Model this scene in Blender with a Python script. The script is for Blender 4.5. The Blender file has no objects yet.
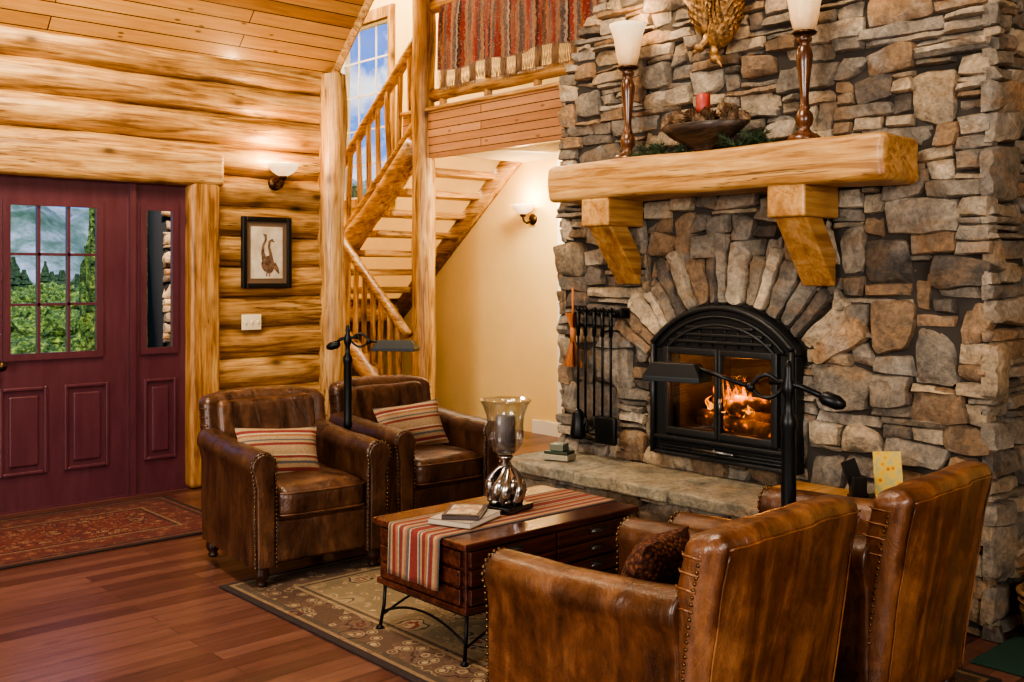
import bpy, math, random
from mathutils import Vector, Matrix, noise, Euler
R=random.Random(7)
sc=bpy.context.scene
COL=sc.collection
pi=math.pi
try:
    sc.view_settings.view_transform='AgX'
    sc.view_settings.look='AgX - High Contrast'
    sc.view_settings.exposure=.22
except Exception as e: print(e)

# ---------------------------------------------------------------- mesh helpers
class M:
    def __init__(s): s.v=[];s.f=[];s.m=[];s.c=[]
    def add(s,vf,xf=None,mi=0,col=None):
        v,f=vf;o=len(s.v)
        if xf is not None: v=[xf@Vector(p) for p in v]
        s.v+= [tuple(p) for p in v]; s.f+=[tuple(i+o for i in q) for q in f]; s.m+=[mi]*len(f)
        s.c+=[col or (1,1,1)]*len(v)
        return s
    def obj(s,name,mats,parent=None,smooth=True,col=False,bevel=0,sub=0,angle=None):
        me=bpy.data.meshes.new(name); me.from_pydata(s.v,[],s.f); me.update()
        if not isinstance(mats,(list,tuple)): mats=[mats]
        for m in mats: me.materials.append(m)
        me.polygons.foreach_set('material_index',s.m)
        if smooth: me.polygons.foreach_set('use_smooth',[True]*len(s.f))
        if angle is not None:
            try: me.set_sharp_from_angle(angle=math.radians(angle))
            except Exception: pass
        if col:
            a=me.color_attributes.new('Col','FLOAT_COLOR','POINT')
            buf=[]
            for c in s.c: buf+= [c[0],c[1],c[2],1]
            a.data.foreach_set('color',buf)
        o=bpy.data.objects.new(name,me); COL.objects.link(o)
        if parent: o.parent=parent
        if bevel:
            b=o.modifiers.new('b','BEVEL'); b.width=bevel; b.segments=3; b.limit_method='ANGLE'; b.angle_limit=0.6
        if sub:
            q=o.modifiers.new('s','SUBSURF'); q.levels=sub; q.render_levels=sub
        return o
def empty(name,loc=(0,0,0),rz=0,parent=None):
    e=bpy.data.objects.new(name,None); COL.objects.link(e); e.location=loc; e.rotation_euler=(0,0,rz); e.empty_display_size=.1
    if parent: e.parent=parent
    return e
def box(x0,x1,y0,y1,z0,z1):
    v=[(x,y,z) for x in (x0,x1) for y in (y0,y1) for z in (z0,z1)]
    f=[(0,1,3,2),(4,6,7,5),(0,4,5,1),(2,3,7,6),(0,2,6,4),(1,5,7,3)]
    return v,f
def rbox(x0,x1,y0,y1,z0,z1,r,n=4,k=3,puff=(0,0,0),fn=None):
    h=[(x1-x0)/2,(y1-y0)/2,(z1-z0)/2]; c=[(x0+x1)/2,(y0+y1)/2,(z0+z1)/2]
    r=min(r,*[q*.999 for q in h])
    ax=[]
    for a in range(3):
        L=[-h[a]+r*i/k for i in range(k)]
        L+=[-(h[a]-r)+2*(h[a]-r)*i/n for i in range(n)]
        L+=[(h[a]-r)+r*i/k for i in range(k+1)]
        ax.append(L)
    V=[];F=[];D={}
    def vid(p):
        key=tuple(round(t,6) for t in p)
        if key in D: return D[key]
        q=[max(-(h[a]-r),min(h[a]-r,p[a])) for a in range(3)]
        d=Vector([p[a]-q[a] for a in range(3)])
        if d.length>1e-9: d=d.normalized()*r
        w=[q[a]+d[a] for a in range(3)]
        for a in range(3):
            if puff[a]:
                b,e=(a+1)%3,(a+2)%3
                w[a]+=puff[a]*(w[a]/h[a])*(1-(w[b]/h[b])**2)*(1-(w[e]/h[e])**2)
        w=[w[a]+c[a] for a in range(3)]
        if fn: w=fn(*w)
        D[key]=len(V); V.append(tuple(w)); return D[key]
    for a in range(3):
        b,e=(a+1)%3,(a+2)%3
        for s in (-1,1):
            for i in range(len(ax[b])-1):
                for j in range(len(ax[e])-1):
                    q=[]
                    for (ii,jj) in ((i,j),(i+1,j),(i+1,j+1),(i,j+1)):
                        p=[0,0,0];p[a]=s*h[a];p[b]=ax[b][ii];p[e]=ax[e][jj];q.append(vid(p))
                    if s<0:q.reverse()
                    F.append(tuple(q))
    return V,F
def lathe(prof,seg=24,cx=0,cy=0,cz=0,wob=None):
    V=[];F=[]
    for (r,z) in prof:
        for i in range(seg):
            a=2*pi*i/seg
            rr=r*(wob(a,z) if wob else 1)
            V.append((cx+rr*math.cos(a),cy+rr*math.sin(a),cz+z))
    n=len(prof)
    for j in range(n-1):
        for i in range(seg):
            F.append((j*seg+i,j*seg+(i+1)%seg,(j+1)*seg+(i+1)%seg,(j+1)*seg+i))
    if prof[0][0]>1e-4: F.append(tuple(range(seg))[::-1])
    if prof[-1][0]>1e-4: F.append(tuple((n-1)*seg+i for i in range(seg)))
    return V,F
def sweep(path,rad,seg=10,caps=True):
    P=[Vector(p) for p in path]; n=len(P)
    if not isinstance(rad,(list,tuple)): rad=[rad]*n
    T=[]
    for i in range(n):
        t=(P[min(i+1,n-1)]-P[max(i-1,0)]); T.append(t.normalized())
    up=Vector((0,0,1)) if abs(T[0].z)<.9 else Vector((1,0,0))
    N=(up-T[0]*up.dot(T[0])).normalized()
    V=[];F=[]
    for i in range(n):
        N=(N-T[i]*N.dot(T[i])).normalized(); B=T[i].cross(N)
        for k in range(seg):
            a=2*pi*k/seg
            V.append(tuple(P[i]+(N*math.cos(a)+B*math.sin(a))*rad[i]))
    for i in range(n-1):
        for k in range(seg):
            F.append((i*seg+k,i*seg+(k+1)%seg,(i+1)*seg+(k+1)%seg,(i+1)*seg+k))
    if caps:
        F.append(tuple(range(seg))[::-1]); F.append(tuple((n-1)*seg+k for k in range(seg)))
    return V,F
def bez(p0,p1,p2,n=10):
    p0,p1,p2=Vector(p0),Vector(p1),Vector(p2)
    return [p0*(1-t)**2+p1*2*t*(1-t)+p2*t*t for t in [i/n for i in range(n+1)]]
def ball(cx,cy,cz,rx,ry=None,rz=None,seg=12,rings=8):
    ry=ry or rx; rz=rz or rx
    V=[];F=[]
    for j in range(rings+1):
        t=pi*j/rings
        for i in range(seg):
            a=2*pi*i/seg
            V.append((cx+rx*math.sin(t)*math.cos(a),cy+ry*math.sin(t)*math.sin(a),cz-rz*math.cos(t)))
    for j in range(rings):
        for i in range(seg):
            F.append((j*seg+i,j*seg+(i+1)%seg,(j+1)*seg+(i+1)%seg,(j+1)*seg+i))
    return V,F
def prism(poly,a0,a1,axis='y'):
    n=len(poly);V=[]
    for a in (a0,a1):
        for (p,q) in poly:
            V.append((p,a,q) if axis=='y' else ((a,p,q) if axis=='x' else (p,q,a)))
    F=[tuple(range(n)),tuple(range(n,2*n))[::-1]]
    for i in range(n): F.append((i,n+i,n+(i+1)%n,(i+1)%n)[::1])
    return V,F
def logm(p0,p1,r,seed=0,seg=18,n=14,rv=.06,wig=.012,taper=0):
    p0,p1=Vector(p0),Vector(p1); path=[];rad=[]
    for i in range(n+1):
        t=i/n; p=p0.lerp(p1,t)
        s=seed*3.17+t*(p1-p0).length*1.3
        p=p+Vector((noise.noise((s,1,0)),noise.noise((s,5,0)),noise.noise((s,9,0))))*wig*2
        path.append(p); rad.append(r*(1+rv*noise.noise((s*1.7,3,seed))*2-taper*t))
    return sweep(path,rad,seg)

# ---------------------------------------------------------------- materials
def mat(name,base=(.5,.5,.5),rough=.5,metal=0,coat=0,em=None,es=0,trans=0,spec=None):
    m=bpy.data.materials.new(name); m.use_nodes=True
    b=m.node_tree.nodes['Principled BSDF']
    b.inputs['Base Color'].default_value=(*base,1); b.inputs['Roughness'].default_value=rough
    b.inputs['Metallic'].default_value=metal; b.inputs['Coat Weight'].default_value=coat
    b.inputs['Coat Roughness'].default_value=.15
    if em: b.inputs['Emission Color'].default_value=(*em,1); b.inputs['Emission Strength'].default_value=es
    b.inputs['Transmission Weight'].default_value=trans
    if spec is not None: b.inputs['Specular IOR Level'].default_value=spec
    return m
class N:
    def __init__(s,m): s.t=m.node_tree; s.n=s.t.nodes; s.b=s.n.get('Principled BSDF')
    def new(s,ty,**k):
        x=s.n.new(ty)
        for a,b in k.items(): setattr(x,a,b)
        return x
    def l(s,a,b): s.t.links.new(a,b)
    def coord(s,kind='Object',scale=(1,1,1),rot=(0,0,0),loc=(0,0,0)):
        tc=s.new('ShaderNodeTexCoord'); mp=s.new('ShaderNodeMapping')
        mp.inputs['Scale'].default_value=scale; mp.inputs['Rotation'].default_value=rot; mp.inputs['Location'].default_value=loc
        s.l(tc.outputs[kind],mp.inputs[0]); return mp.outputs[0]
    def noise(s,vec,scale=5,detail=6,rough=.55,dist=0):
        x=s.new('ShaderNodeTexNoise'); x.inputs['Scale'].default_value=scale; x.inputs['Detail'].default_value=detail
        x.inputs['Roughness'].default_value=rough; x.inputs['Distortion'].default_value=dist
        s.l(vec,x.inputs['Vector']); return x.outputs['Fac']
    def vor(s,vec,scale=5,out='Distance',feat='F1'):
        x=s.new('ShaderNodeTexVoronoi',feature=feat); x.inputs['Scale'].default_value=scale
        s.l(vec,x.inputs['Vector']); return x.outputs[out]
    def ramp(s,fac,stops,const=False):
        x=s.new('ShaderNodeValToRGB'); e=x.color_ramp.elements
        if const: x.color_ramp.interpolation='CONSTANT'
        while len(e)<len(stops): e.new(.5)
        for i,(p,c) in enumerate(stops):
            e[i].position=p; e[i].color=(*c,1) if len(c)==3 else c
        s.l(fac,x.inputs[0]); return x.outputs[0]
    def mix(s,fac,a,b,mode='MIX'):
        x=s.new('ShaderNodeMix',data_type='RGBA',blend_type=mode)
        for inp,val in ((x.inputs[0],fac),(x.inputs[6],a),(x.inputs[7],b)):
            if hasattr(val,'links') : s.l(val,inp)
            elif isinstance(val,(tuple,list)): inp.default_value=(*val,1)
            else: inp.default_value=val
        return x.outputs[2]
    def math(s,op,a,b=0,c=None):
        x=s.new('ShaderNodeMath',operation=op)
        for i,val in enumerate((a,b) if c is None else (a,b,c)):
            if hasattr(val,'links'): s.l(val,x.inputs[i])
            else: x.inputs[i].default_value=val
        return x.outputs[0]
    def bump(s,h,strength=.3,dist=.01):
        x=s.new('ShaderNodeBump'); x.inputs['Strength'].default_value=strength; x.inputs['Distance'].default_value=dist
        s.l(h,x.inputs['Height']); s.l(x.outputs[0],s.b.inputs['Normal'])
    def base(s,c): s.l(c,s.b.inputs['Base Color'])
    def sep(s,vec):
        x=s.new('ShaderNodeSeparateXYZ'); s.l(vec,x.inputs[0]); return x.outputs
    def comb(s,a,b,c=0):
        x=s.new('ShaderNodeCombineXYZ')
        for i,val in enumerate((a,b,c)):
            if hasattr(val,'links'): s.l(val,x.inputs[i])
            else: x.inputs[i].default_value=val
        return x.outputs[0]
g=lambda k:(k,k,k)
def wood(name,dark,mid,light,axis=0,fine=1.0,rough=.45,bump=.15,knots=.5,kscale=2.2,coat=.12,checks=.8):
    m=mat(name,mid,rough,coat=coat); n=N(m)
    st=lambda a,b:tuple(a if i==axis else b for i in range(3))
    f1=n.noise(n.coord(scale=st(.5,5)),2.4*fine,5,.55,1.8)
    f2=n.noise(n.coord(scale=st(.8,18)),2.6*fine,6,.65,.8)
    f=n.math('ADD',n.math('MULTIPLY',f1,.55),n.math('MULTIPLY',f2,.45))
    c=n.ramp(f,[(.40,dark),(.49,mid),(.60,light)])
    if knots:
        k=n.vor(n.coord(scale=st(1.0,1.9)),kscale)
        c=n.mix(n.math('MULTIPLY',n.ramp(k,[(.08,g(1)),(.24,g(0))]),.55),c,tuple(a*.75 for a in dark))
        kf=n.ramp(k,[(.0,g(1)),(.05,g(.9)),(.09,g(.3)),(.13,g(0))])
        c=n.mix(n.math('MULTIPLY',kf,knots),c,tuple(x*.22 for x in dark))
    if checks:
        ck=n.noise(n.coord(scale=st(.55,13)),2.1,3,.5,.3)
        cf=n.ramp(ck,[(.482,g(0)),(.495,g(1)),(.505,g(1)),(.518,g(0))])
        gate=n.ramp(n.noise(n.coord(scale=st(.6,2)),1.6,2),[(.50,g(0)),(.58,g(1))])
        c=n.mix(n.math('MULTIPLY',n.math('MULTIPLY',cf,gate),checks),c,tuple(x*.25 for x in dark))
    big=n.noise(n.coord(),1.7,5,.6)
    c=n.mix(.7,c,n.ramp(big,[(.33,(.55,.48,.42)),(.60,g(1.0))]),'MULTIPLY')
    n.base(c); n.bump(f,bump,.012)
    return m
honey=((.23,.11,.036),(.47,.260,.095),(.65,.42,.185))
log_x=wood('log_honey_x',*honey,axis=0,bump=.45,knots=.8)
log_z=wood('log_honey_z',*honey,axis=2,bump=.45,knots=.8)
log_y=wood('log_honey_y',*honey,axis=1,bump=.45,knots=.8)
mantel_m=wood('mantel_pine',(.32,.15,.045),(.52,.28,.095),(.66,.41,.17),axis=1,knots=.8,kscale=1.5,bump=.4)
corbel_m=wood('corbel_pine',(.34,.165,.052),(.48,.255,.087),(.60,.36,.15),axis=0,knots=.4,kscale=2.5,bump=.2,fine=.8,checks=.4)
trim_m=wood('door_trim_pine',(.20,.09,.028),(.40,.20,.065),(.56,.33,.13),axis=2,kscale=3,knots=.8)
fascia_base=((.30,.14,.075),(.44,.225,.125),(.56,.32,.19))
def planks(name,axes,cols,wid,length,rough=.35,coat=.2,gap=.004,gapcol=(.03,.012,.006),sc=(1,1),knots=.4,bump=.2,kden=1.6):
    m=mat(name,cols[1],rough,coat=coat); n=N(m)
    o=n.sep(n.coord())
    A=n.math('MULTIPLY',o[axes[0]],sc[0]); B=n.math('MULTIPLY',o[axes[1]],sc[1])
    vec=n.comb(A,B)
    br=n.new('ShaderNodeTexBrick'); n.l(vec,br.inputs['Vector'])
    br.offset=.37; br.offset_frequency=2
    for k,val in (('Scale',1),('Brick Width',length),('Row Height',wid),('Mortar Size',gap),('Mortar Smooth',.3),('Bias',0)): br.inputs[k].default_value=val
    br.inputs['Color1'].default_value=(0,0,0,1); br.inputs['Color2'].default_value=(1,1,1,1); br.inputs['Mortar'].default_value=(.5,.5,.5,1)
    grain=n.noise(n.comb(n.math('MULTIPLY',A,1.2),n.math('MULTIPLY',B,16)),2.2,8,.65,.8)
    f=n.math('ADD',n.math('MULTIPLY',br.outputs['Color'],.34),n.math('MULTIPLY',grain,.66))
    c=n.ramp(f,[(.2,cols[0]),(.5,cols[1]),(.8,cols[2])])
    if knots:
        k=n.vor(n.comb(n.math('MULTIPLY',A,1.5),n.math('MULTIPLY',B,3.5)),kden)
        c=n.mix(n.math('MULTIPLY',n.ramp(k,[(0,g(1)),(.09,g(.6)),(.13,g(0))]),knots),c,tuple(x*.25 for x in cols[0]))
    c=n.mix(br.outputs['Fac'],c,gapcol)
    n.base(c)
    n.bump(n.math('SUBTRACT',n.math('MULTIPLY',grain,.3),br.outputs['Fac']),bump,.006)
    return m
floor_m=planks('cherry_floor',(0,1),((.060,.024,.017),(.125,.053,.037),(.21,.102,.073)),.095,1.1,rough=.33,coat=.15,gap=.002,knots=.3)
pc3=((.24,.105,.032),(.45,.225,.070),(.62,.36,.14))
ceil_m=planks('pine_ceiling',(0,2),pc3,.10,3.4,rough=.4,sc=(1,1.414),gap=.004,kden=3.2,knots=.85)
flatceil_m=planks('pine_ceiling_flat',(0,1),pc3,.10,3.4,rough=.4)
fascia_m=planks('fascia_boards',(1,2),fascia_base,.07,4,rough=.4,gap=.004,knots=.7,kden=2.8)
# stone
stone_m=mat('ledge_stone',(.3,.27,.23),.8); n=N(stone_m)
at=n.new('ShaderNodeAttribute',attribute_name='Col')
v=n.coord(); f1=n.noise(v,7,9,.68,.5); f2=n.noise(v,42,7,.65); f3=n.noise(n.coord(scale=(1,1,2.2)),3.5,5,.6,.8)
c=n.mix(.85,at.outputs['Color'],n.ramp(f1,[(.30,(.38,.36,.34)),(.47,(.86,.82,.77)),(.58,(1.18,1.08,.96)),(.72,(1.65,1.45,1.18))]),'MULTIPLY')
c=n.mix(n.ramp(f3,[(.52,g(0)),(.68,g(.58))]),c,(.27,.16,.078))
c=n.mix(n.ramp(n.noise(n.coord(loc=(3,7,1)),5,6,.6),[(.55,g(0)),(.70,g(.42))]),c,(.38,.35,.31))
c=n.mix(.55,c,n.ramp(f2,[(.3,g(.32)),(.6,g(1.25))]),'MULTIPLY')
n.base(c); n.bump(n.math('ADD',f1,n.math('MULTIPLY',f2,.5)),.85,.028)
mortar_m=mat('mortar',(.045,.037,.03),.95)
def leather(name,dark,mid,light,streak=(6,6,1.2),rough=(.25,.48)):
    m=mat(name,mid,.35,coat=.25); n=N(m); n.b.inputs['Coat Roughness'].default_value=.25
    v=n.coord(); fs=n.noise(n.coord(scale=streak),2.0,7,.62,.8); fb=n.noise(v,3.4,6,.65,.5)
    f=n.math('ADD',n.math('MULTIPLY',fs,.5),n.math('MULTIPLY',fb,.5))
    c=n.ramp(f,[(.37,dark),(.50,mid),(.64,light)])
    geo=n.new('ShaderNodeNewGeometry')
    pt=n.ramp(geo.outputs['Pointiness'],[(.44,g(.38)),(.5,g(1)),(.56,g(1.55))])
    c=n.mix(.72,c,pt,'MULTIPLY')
    sc2=n.noise(v,26,6,.7); c=n.mix(.38,c,n.ramp(sc2,[(.35,g(.45)),(.65,g(1.3))]),'MULTIPLY')
    n.base(c)
    cr=n.vor(v,130,feat='DISTANCE_TO_EDGE'); wr=n.noise(n.coord(scale=(1.3,1.3,.65)),6,5,.55,1.5)
    n.bump(n.math('ADD',n.math('MULTIPLY',cr,.2),n.math('MULTIPLY',wr,2.2)),.38,.012)
    n.l(n.ramp(f,[(.35,g(rough[0])),(.65,g(rough[1]))]),n.b.inputs['Roughness'])
    return m
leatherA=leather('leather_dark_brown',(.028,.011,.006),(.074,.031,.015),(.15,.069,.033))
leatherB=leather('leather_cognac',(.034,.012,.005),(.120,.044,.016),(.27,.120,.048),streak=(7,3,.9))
nail_m=mat('antique_brass_nail',(.16,.10,.05),.35,1)
dkwood=mat('dark_wood_leg',(.035,.014,.008),.35,coat=.3)
iron=mat('black_iron',(.016,.017,.018),.38,.6)
iron2=mat('cast_iron',(.030,.031,.032),.42,.4)
n=N(iron2); n.bump(n.noise(n.coord(),160,3),.15,.002)
steel=mat('dark_steel',(.14,.135,.13),.35,.9)
bronze=mat('oil_rubbed_bronze',(.09,.05,.025),.35,.9)
cherry=wood('cherry_table',(.045,.012,.008),(.085,.025,.015),(.14,.045,.026),axis=0,rough=.26,knots=0,bump=.05,coat=.35,checks=0)
turned=wood('turned_mahogany',(.06,.02,.009),(.12,.045,.018),(.20,.08,.03),axis=2,fine=2,rough=.3,knots=0,bump=.05,coat=.4,checks=0)
def wallpaint(name,c):
    m=mat(name,c,.85); n=N(m); f=n.noise(n.coord(),3,4); n.base(n.ramp(f,[(.3,tuple(x*.93 for x in c)),(.7,c)])); n.bump(n.noise(n.coord(),70,3),.12,.004); return m
yellow=wallpaint('cream_yellow_plaster',(.80,.58,.26))
cream=wallpaint('cream_ceiling',(.80,.72,.55))
white=mat('white_trim',(.75,.70,.6),.5)
purple=mat('burgundy_door_paint',(.085,.018,.032),.38,coat=.15)
n=N(purple); n.base(n.ramp(n.noise(n.coord(scale=(6,6,1)),3,4),[(.3,(.085,.024,.034)),(.7,(.112,.036,.047))]))
def glassm(name,tint=(1,1,1),gl=.08,rough=.02):
    m=bpy.data.materials.new(name); m.use_nodes=True; t=m.node_tree; t.nodes.clear()
    o=t.nodes.new('ShaderNodeOutputMaterial'); mx=t.nodes.new('ShaderNodeMixShader'); tr=t.nodes.new('ShaderNodeBsdfTransparent'); gg=t.nodes.new('ShaderNodeBsdfGlossy')
    lw=t.nodes.new('ShaderNodeLayerWeight'); lw.inputs[0].default_value=.25; mm=t.nodes.new('ShaderNodeMath'); mm.operation='MULTIPLY_ADD'; mm.inputs[1].default_value=.5; mm.inputs[2].default_value=gl
    t.links.new(lw.outputs['Facing'],mm.inputs[0]); t.links.new(mm.outputs[0],mx.inputs[0])
    tr.inputs[0].default_value=(*tint,1); gg.inputs['Roughness'].default_value=rough
    t.links.new(tr.outputs[0],mx.inputs[1]); t.links.new(gg.outputs[0],mx.inputs[2]); t.links.new(mx.outputs[0],o.inputs[0]); return m
pane=glassm('window_glass',gl=-.08); vaseglass=glassm('clear_glass',(.93,.95,.96),gl=.10)
N_=glassm('firebox_glass',(.75,.68,.6),gl=.03)
silver=mat('antique_silver',(.42,.41,.40),.22,1)
shade_on=mat('alabaster_shade_lit',(.75,.58,.36),.4,em=(1,.72,.38),es=.85)
n=N(shade_on); n.l(n.ramp(n.noise(n.coord(),9,4,.5,1),[(.3,(1,.50,.20)),(.65,(1,.78,.48))]),n.b.inputs['Emission Color'])
torch_shade=mat('scavo_glass_lit',(.58,.42,.25),.5); n=N(torch_shade)
z=n.sep(n.coord())[2]; zz=n.math('MULTIPLY',n.math('SUBTRACT',z,.48),4.0)
nz=n.noise(n.coord(),16,5,.6,1)
n.l(n.ramp(n.math('ADD',zz,n.math('MULTIPLY',n.math('SUBTRACT',nz,.5),.8)),[(0,(.45,.17,.05)),(.35,(1,.55,.22)),(.8,(1,.80,.50))]),n.b.inputs['Emission Color'])
n.l(n.ramp(zz,[(0,g(.22)),(.9,g(.65))]),n.b.inputs['Emission Strength'])

# ---------------------------------------------------------------- room shell
M().add(box(-3.6,6.7,-4.1,10.5,-.08,0)).obj('floor',floor_m,smooth=False)
YW=6.7
lw=M()
rows=14
for i in range(rows):
    z=.11+.215*i
    r=.115+.006*R.random()
    if z>2.2:
        lw.add(logm((-3.6,YW+.09,z),(4.25,YW+.09,z),r,seed=i,n=34,seg=20),mi=0)
    else:
        lw.add(logm((-3.6,YW+.09,z),(1.52,YW+.09,z),r,seed=i,n=20,seg=20),mi=0)
        lw.add(logm((3.2,YW+.09,z),(4.25,YW+.09,z),r,seed=i+20,n=8,seg=20),mi=0)
lw.add(box(-3.6,1.7,YW+.07,YW+.19,0,3.2),mi=1); lw.add(box(3.06,4.25,YW+.07,YW+.19,0,3.2),mi=1); lw.add(box(1.7,3.06,YW+.07,YW+.19,2.07,3.2),mi=1)
lw.add(logm((4.20,YW-.02,0),(4.20,YW-.02,2.96),.10,seed=71,n=16),mi=2)
lw.obj('wall_door',[log_x,mat('chinking',(.05,.022,.008),.9),log_z],angle=60)
t=M(); t.add(rbox(3.05,3.27,YW-.09,YW+.06,0,2.27,.035)); t.add(rbox(1.46,1.68,YW-.09,YW+.06,0,2.27,.035))
t.obj('trim_1',trim_m)
M().add(rbox(1.40,3.30,YW-.10,YW+.06,2.055,2.285,.04)).obj('trim_2',log_x)
def quad(a,b,c,d,th=(0,0,.06)):
    V=[Vector(p) for p in (a,b,c,d)]; V+= [p+Vector(th) for p in V]
    return V,[(0,1,2,3),(7,6,5,4),(0,4,5,1),(1,5,6,2),(2,6,7,3),(3,7,4,0)]
M().add(quad((-3.6,6.8,2.84),(4.22,6.8,2.84),(4.22,2.6,7.04),(-3.6,2.6,7.04))).obj('ceiling',ceil_m,smooth=False)
M().add(quad((-3.6,2.6,7.04),(4.22,2.6,7.04),(4.22,-4.1,3.6),(-3.6,-4.1,3.6))).obj('ceiling_rear',ceil_m,smooth=False)
M().add(quad((4.2,-4.1,6.0),(6.7,-4.1,6.0),(6.7,10.5,6.0),(4.2,10.5,6.0))).obj('ceiling_stairwell',flatceil_m,smooth=False)
w=M(); w.v=[(4.215,6.8,2.84),(4.215,6.8,6.05),(4.215,3.64,6.05),(4.215,2.6,7.04),(4.215,.68,6.05),(4.215,-4.1,6.05),(4.215,-4.1,3.6)]
w.f=[(0,1,2),(2,3,4),(4,5,6)]; w.m=[0]*3; w.c=[(1,1,1)]*7
w.obj('wall_gable',log_y,smooth=False)
M().add(sweep([(4.22,6.78,2.86),(4.22,2.6,7.04)],.035,4)).obj('trim_3',log_x,smooth=False)
XW=6.5
wy0,wy1,wz0,wz1=9.16,10.18,2.3,4.25
w=M()
for b in ((-4.1,wy0,0,6.05),(wy1,10.5,0,6.05),(wy0,wy1,0,wz0),(wy0,wy1,wz1,6.05)): w.add(box(XW,XW+.15,b[0],b[1],b[2],b[3]))
w.obj('wall_right',yellow,smooth=False)
M().add(box(4.2,XW+.15,10.4,10.5,0,6.05)).obj('wall_stairwell_end',yellow,smooth=False)
M().add(box(4.2,4.3,6.9,10.5,0,6.05)).obj('wall_stairwell_side',yellow,smooth=False)
M().add(box(-3.7,-3.6,-4.1,6.9,0,7.1)).obj('wall_left',cream,smooth=False)
M().add(box(-3.7,6.7,-4.2,-4.1,0,6.1)).obj('wall_rear',cream,smooth=False)
M().add(box(XW-.02,XW,4.3,6.9,0,.12)).obj('baseboard_right',white,smooth=False)
M().add(box(XW-.03,XW,6.42,6.56,0,2.48)).obj('trim_4',white,smooth=False)
win=M()
for (a,b,c,d) in ((wy0-.09,wy0,wz0-.09,wz1+.12),(wy1,wy1+.09,wz0-.09,wz1+.12),(wy0,wy1,wz1,wz1+.12),(wy0,wy1,wz0-.09,wz0)): win.add(box(XW-.04,XW+.02,a,b,c,d),mi=1)
for (a,b,c,d) in ((wy0,wy0+.03,wz0,wz1),(wy1-.03,wy1,wz0,wz1),(wy0,wy1,wz1-.03,wz1),(wy0,wy1,wz0,wz0+.03)): win.add(box(XW+.02,XW+.06,a,b,c,d))
for i in range(1,3):
    y=wy0+(wy1-wy0)*i/3; win.add(box(XW+.04,XW+.055,y-.008,y+.008,wz0,wz1))
for i in range(1,5):
    z=wz0+(wz1-wz0)*i/5; win.add(box(XW+.04,XW+.055,wy0,wy1,z-.009,z+.009))
win.add(box(XW+.045,XW+.049,wy0,wy1,wz0,wz1),mi=2)
win.obj('window_1',[white,log_z,pane],smooth=False)

# ---------------------------------------------------------------- door
def doorleaf(name,x0,x1,gx0,gx1,cols,rowsn,panels):
    e=empty(name,((x0+x1)/2,YW+.0,0)); ox=(x0+x1)/2
    m=M(); y0,y1=-.0,.045
    gz0,gz1=.955,1.89
    m.add(box(x0-ox,gx0-ox,y0,y1,.01,2.05));m.add(box(gx1-ox,x1-ox,y0,y1,.01,2.05))
    m.add(box(gx0-ox,gx1-ox,y0,y1,gz1,2.05));m.add(box(gx0-ox,gx1-ox,y0,y1,.01,gz0))
    a,b=gx0-ox,gx1-ox
    for q in ((a-.03,a+.012,gz0-.03,gz1+.03),(b-.012,b+.03,gz0-.03,gz1+.03)): m.add(box(q[0],q[1],y0-.018,y0,q[2],q[3]))
    for q in ((a+.012,b-.012,gz1-.012,gz1+.03),(a+.012,b-.012,gz0-.03,gz0+.012)): m.add(box(q[0],q[1],y0-.018,y0,q[2],q[3]))
    for i in range(1,cols):
        x=a+(b-a)*i/cols; m.add(box(x-.008,x+.008,y0-.008,y1-.01,gz0,gz1))
    for i in range(1,rowsn):
        z=gz0+(gz1-gz0)*i/rowsn; m.add(box(a,b,y0-.008,y1-.01,z-.008,z+.008))
    for (p,q) in panels:
        p-=ox;q-=ox;za,zb=.22,.76
        for bb in ((p,p+.022,za,zb),(q-.022,q,za,zb),(p+.022,q-.022,za,za+.022),(p+.022,q-.022,zb-.022,zb)): m.add(rbox(bb[0],bb[1],y0-.016,y0+.004,bb[2],bb[3],.007,n=1,k=2))
        m.add(rbox(p+.055,q-.055,y0-.014,y0+.004,za+.055,zb-.055,.009,n=1,k=2))
    m.obj('leaf',purple,e,smooth=False)
    M().add(box(a,b,.02,.024,gz0,gz1)).obj('glass',pane,e,smooth=False)
    return e
d=doorleaf('door_1',1.75,2.66,1.92,2.46,3,3,[(1.87,2.15),(2.25,2.53)])
kn=M(); kn.add(lathe([(.0,0),(.03,0),(.03,.006),(.012,.012),(.012,.04),(.028,.05),(.03,.065),(.02,.08),(0,.083)],16),Matrix.Translation((-.335,0,.90))@Matrix.Rotation(pi/2,4,'X'))
kn.obj('knob',bronze,d)
doorleaf('door_sidelight',2.70,3.05,2.765,2.965,1,1,[(2.76,2.985)])
f=M(); f.add(box(2.66,2.70,YW-.03,YW+.08,0,2.06)); f.add(box(1.69,1.745,YW-.03,YW+.08,0,2.06)); f.add(box(1.745,3.06,YW-.03,YW+.08,2.05,2.075)); f.add(box(1.745,3.06,YW-.02,YW+.1,0,.012))
f.obj('trim_5',purple,smooth=False)

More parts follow.
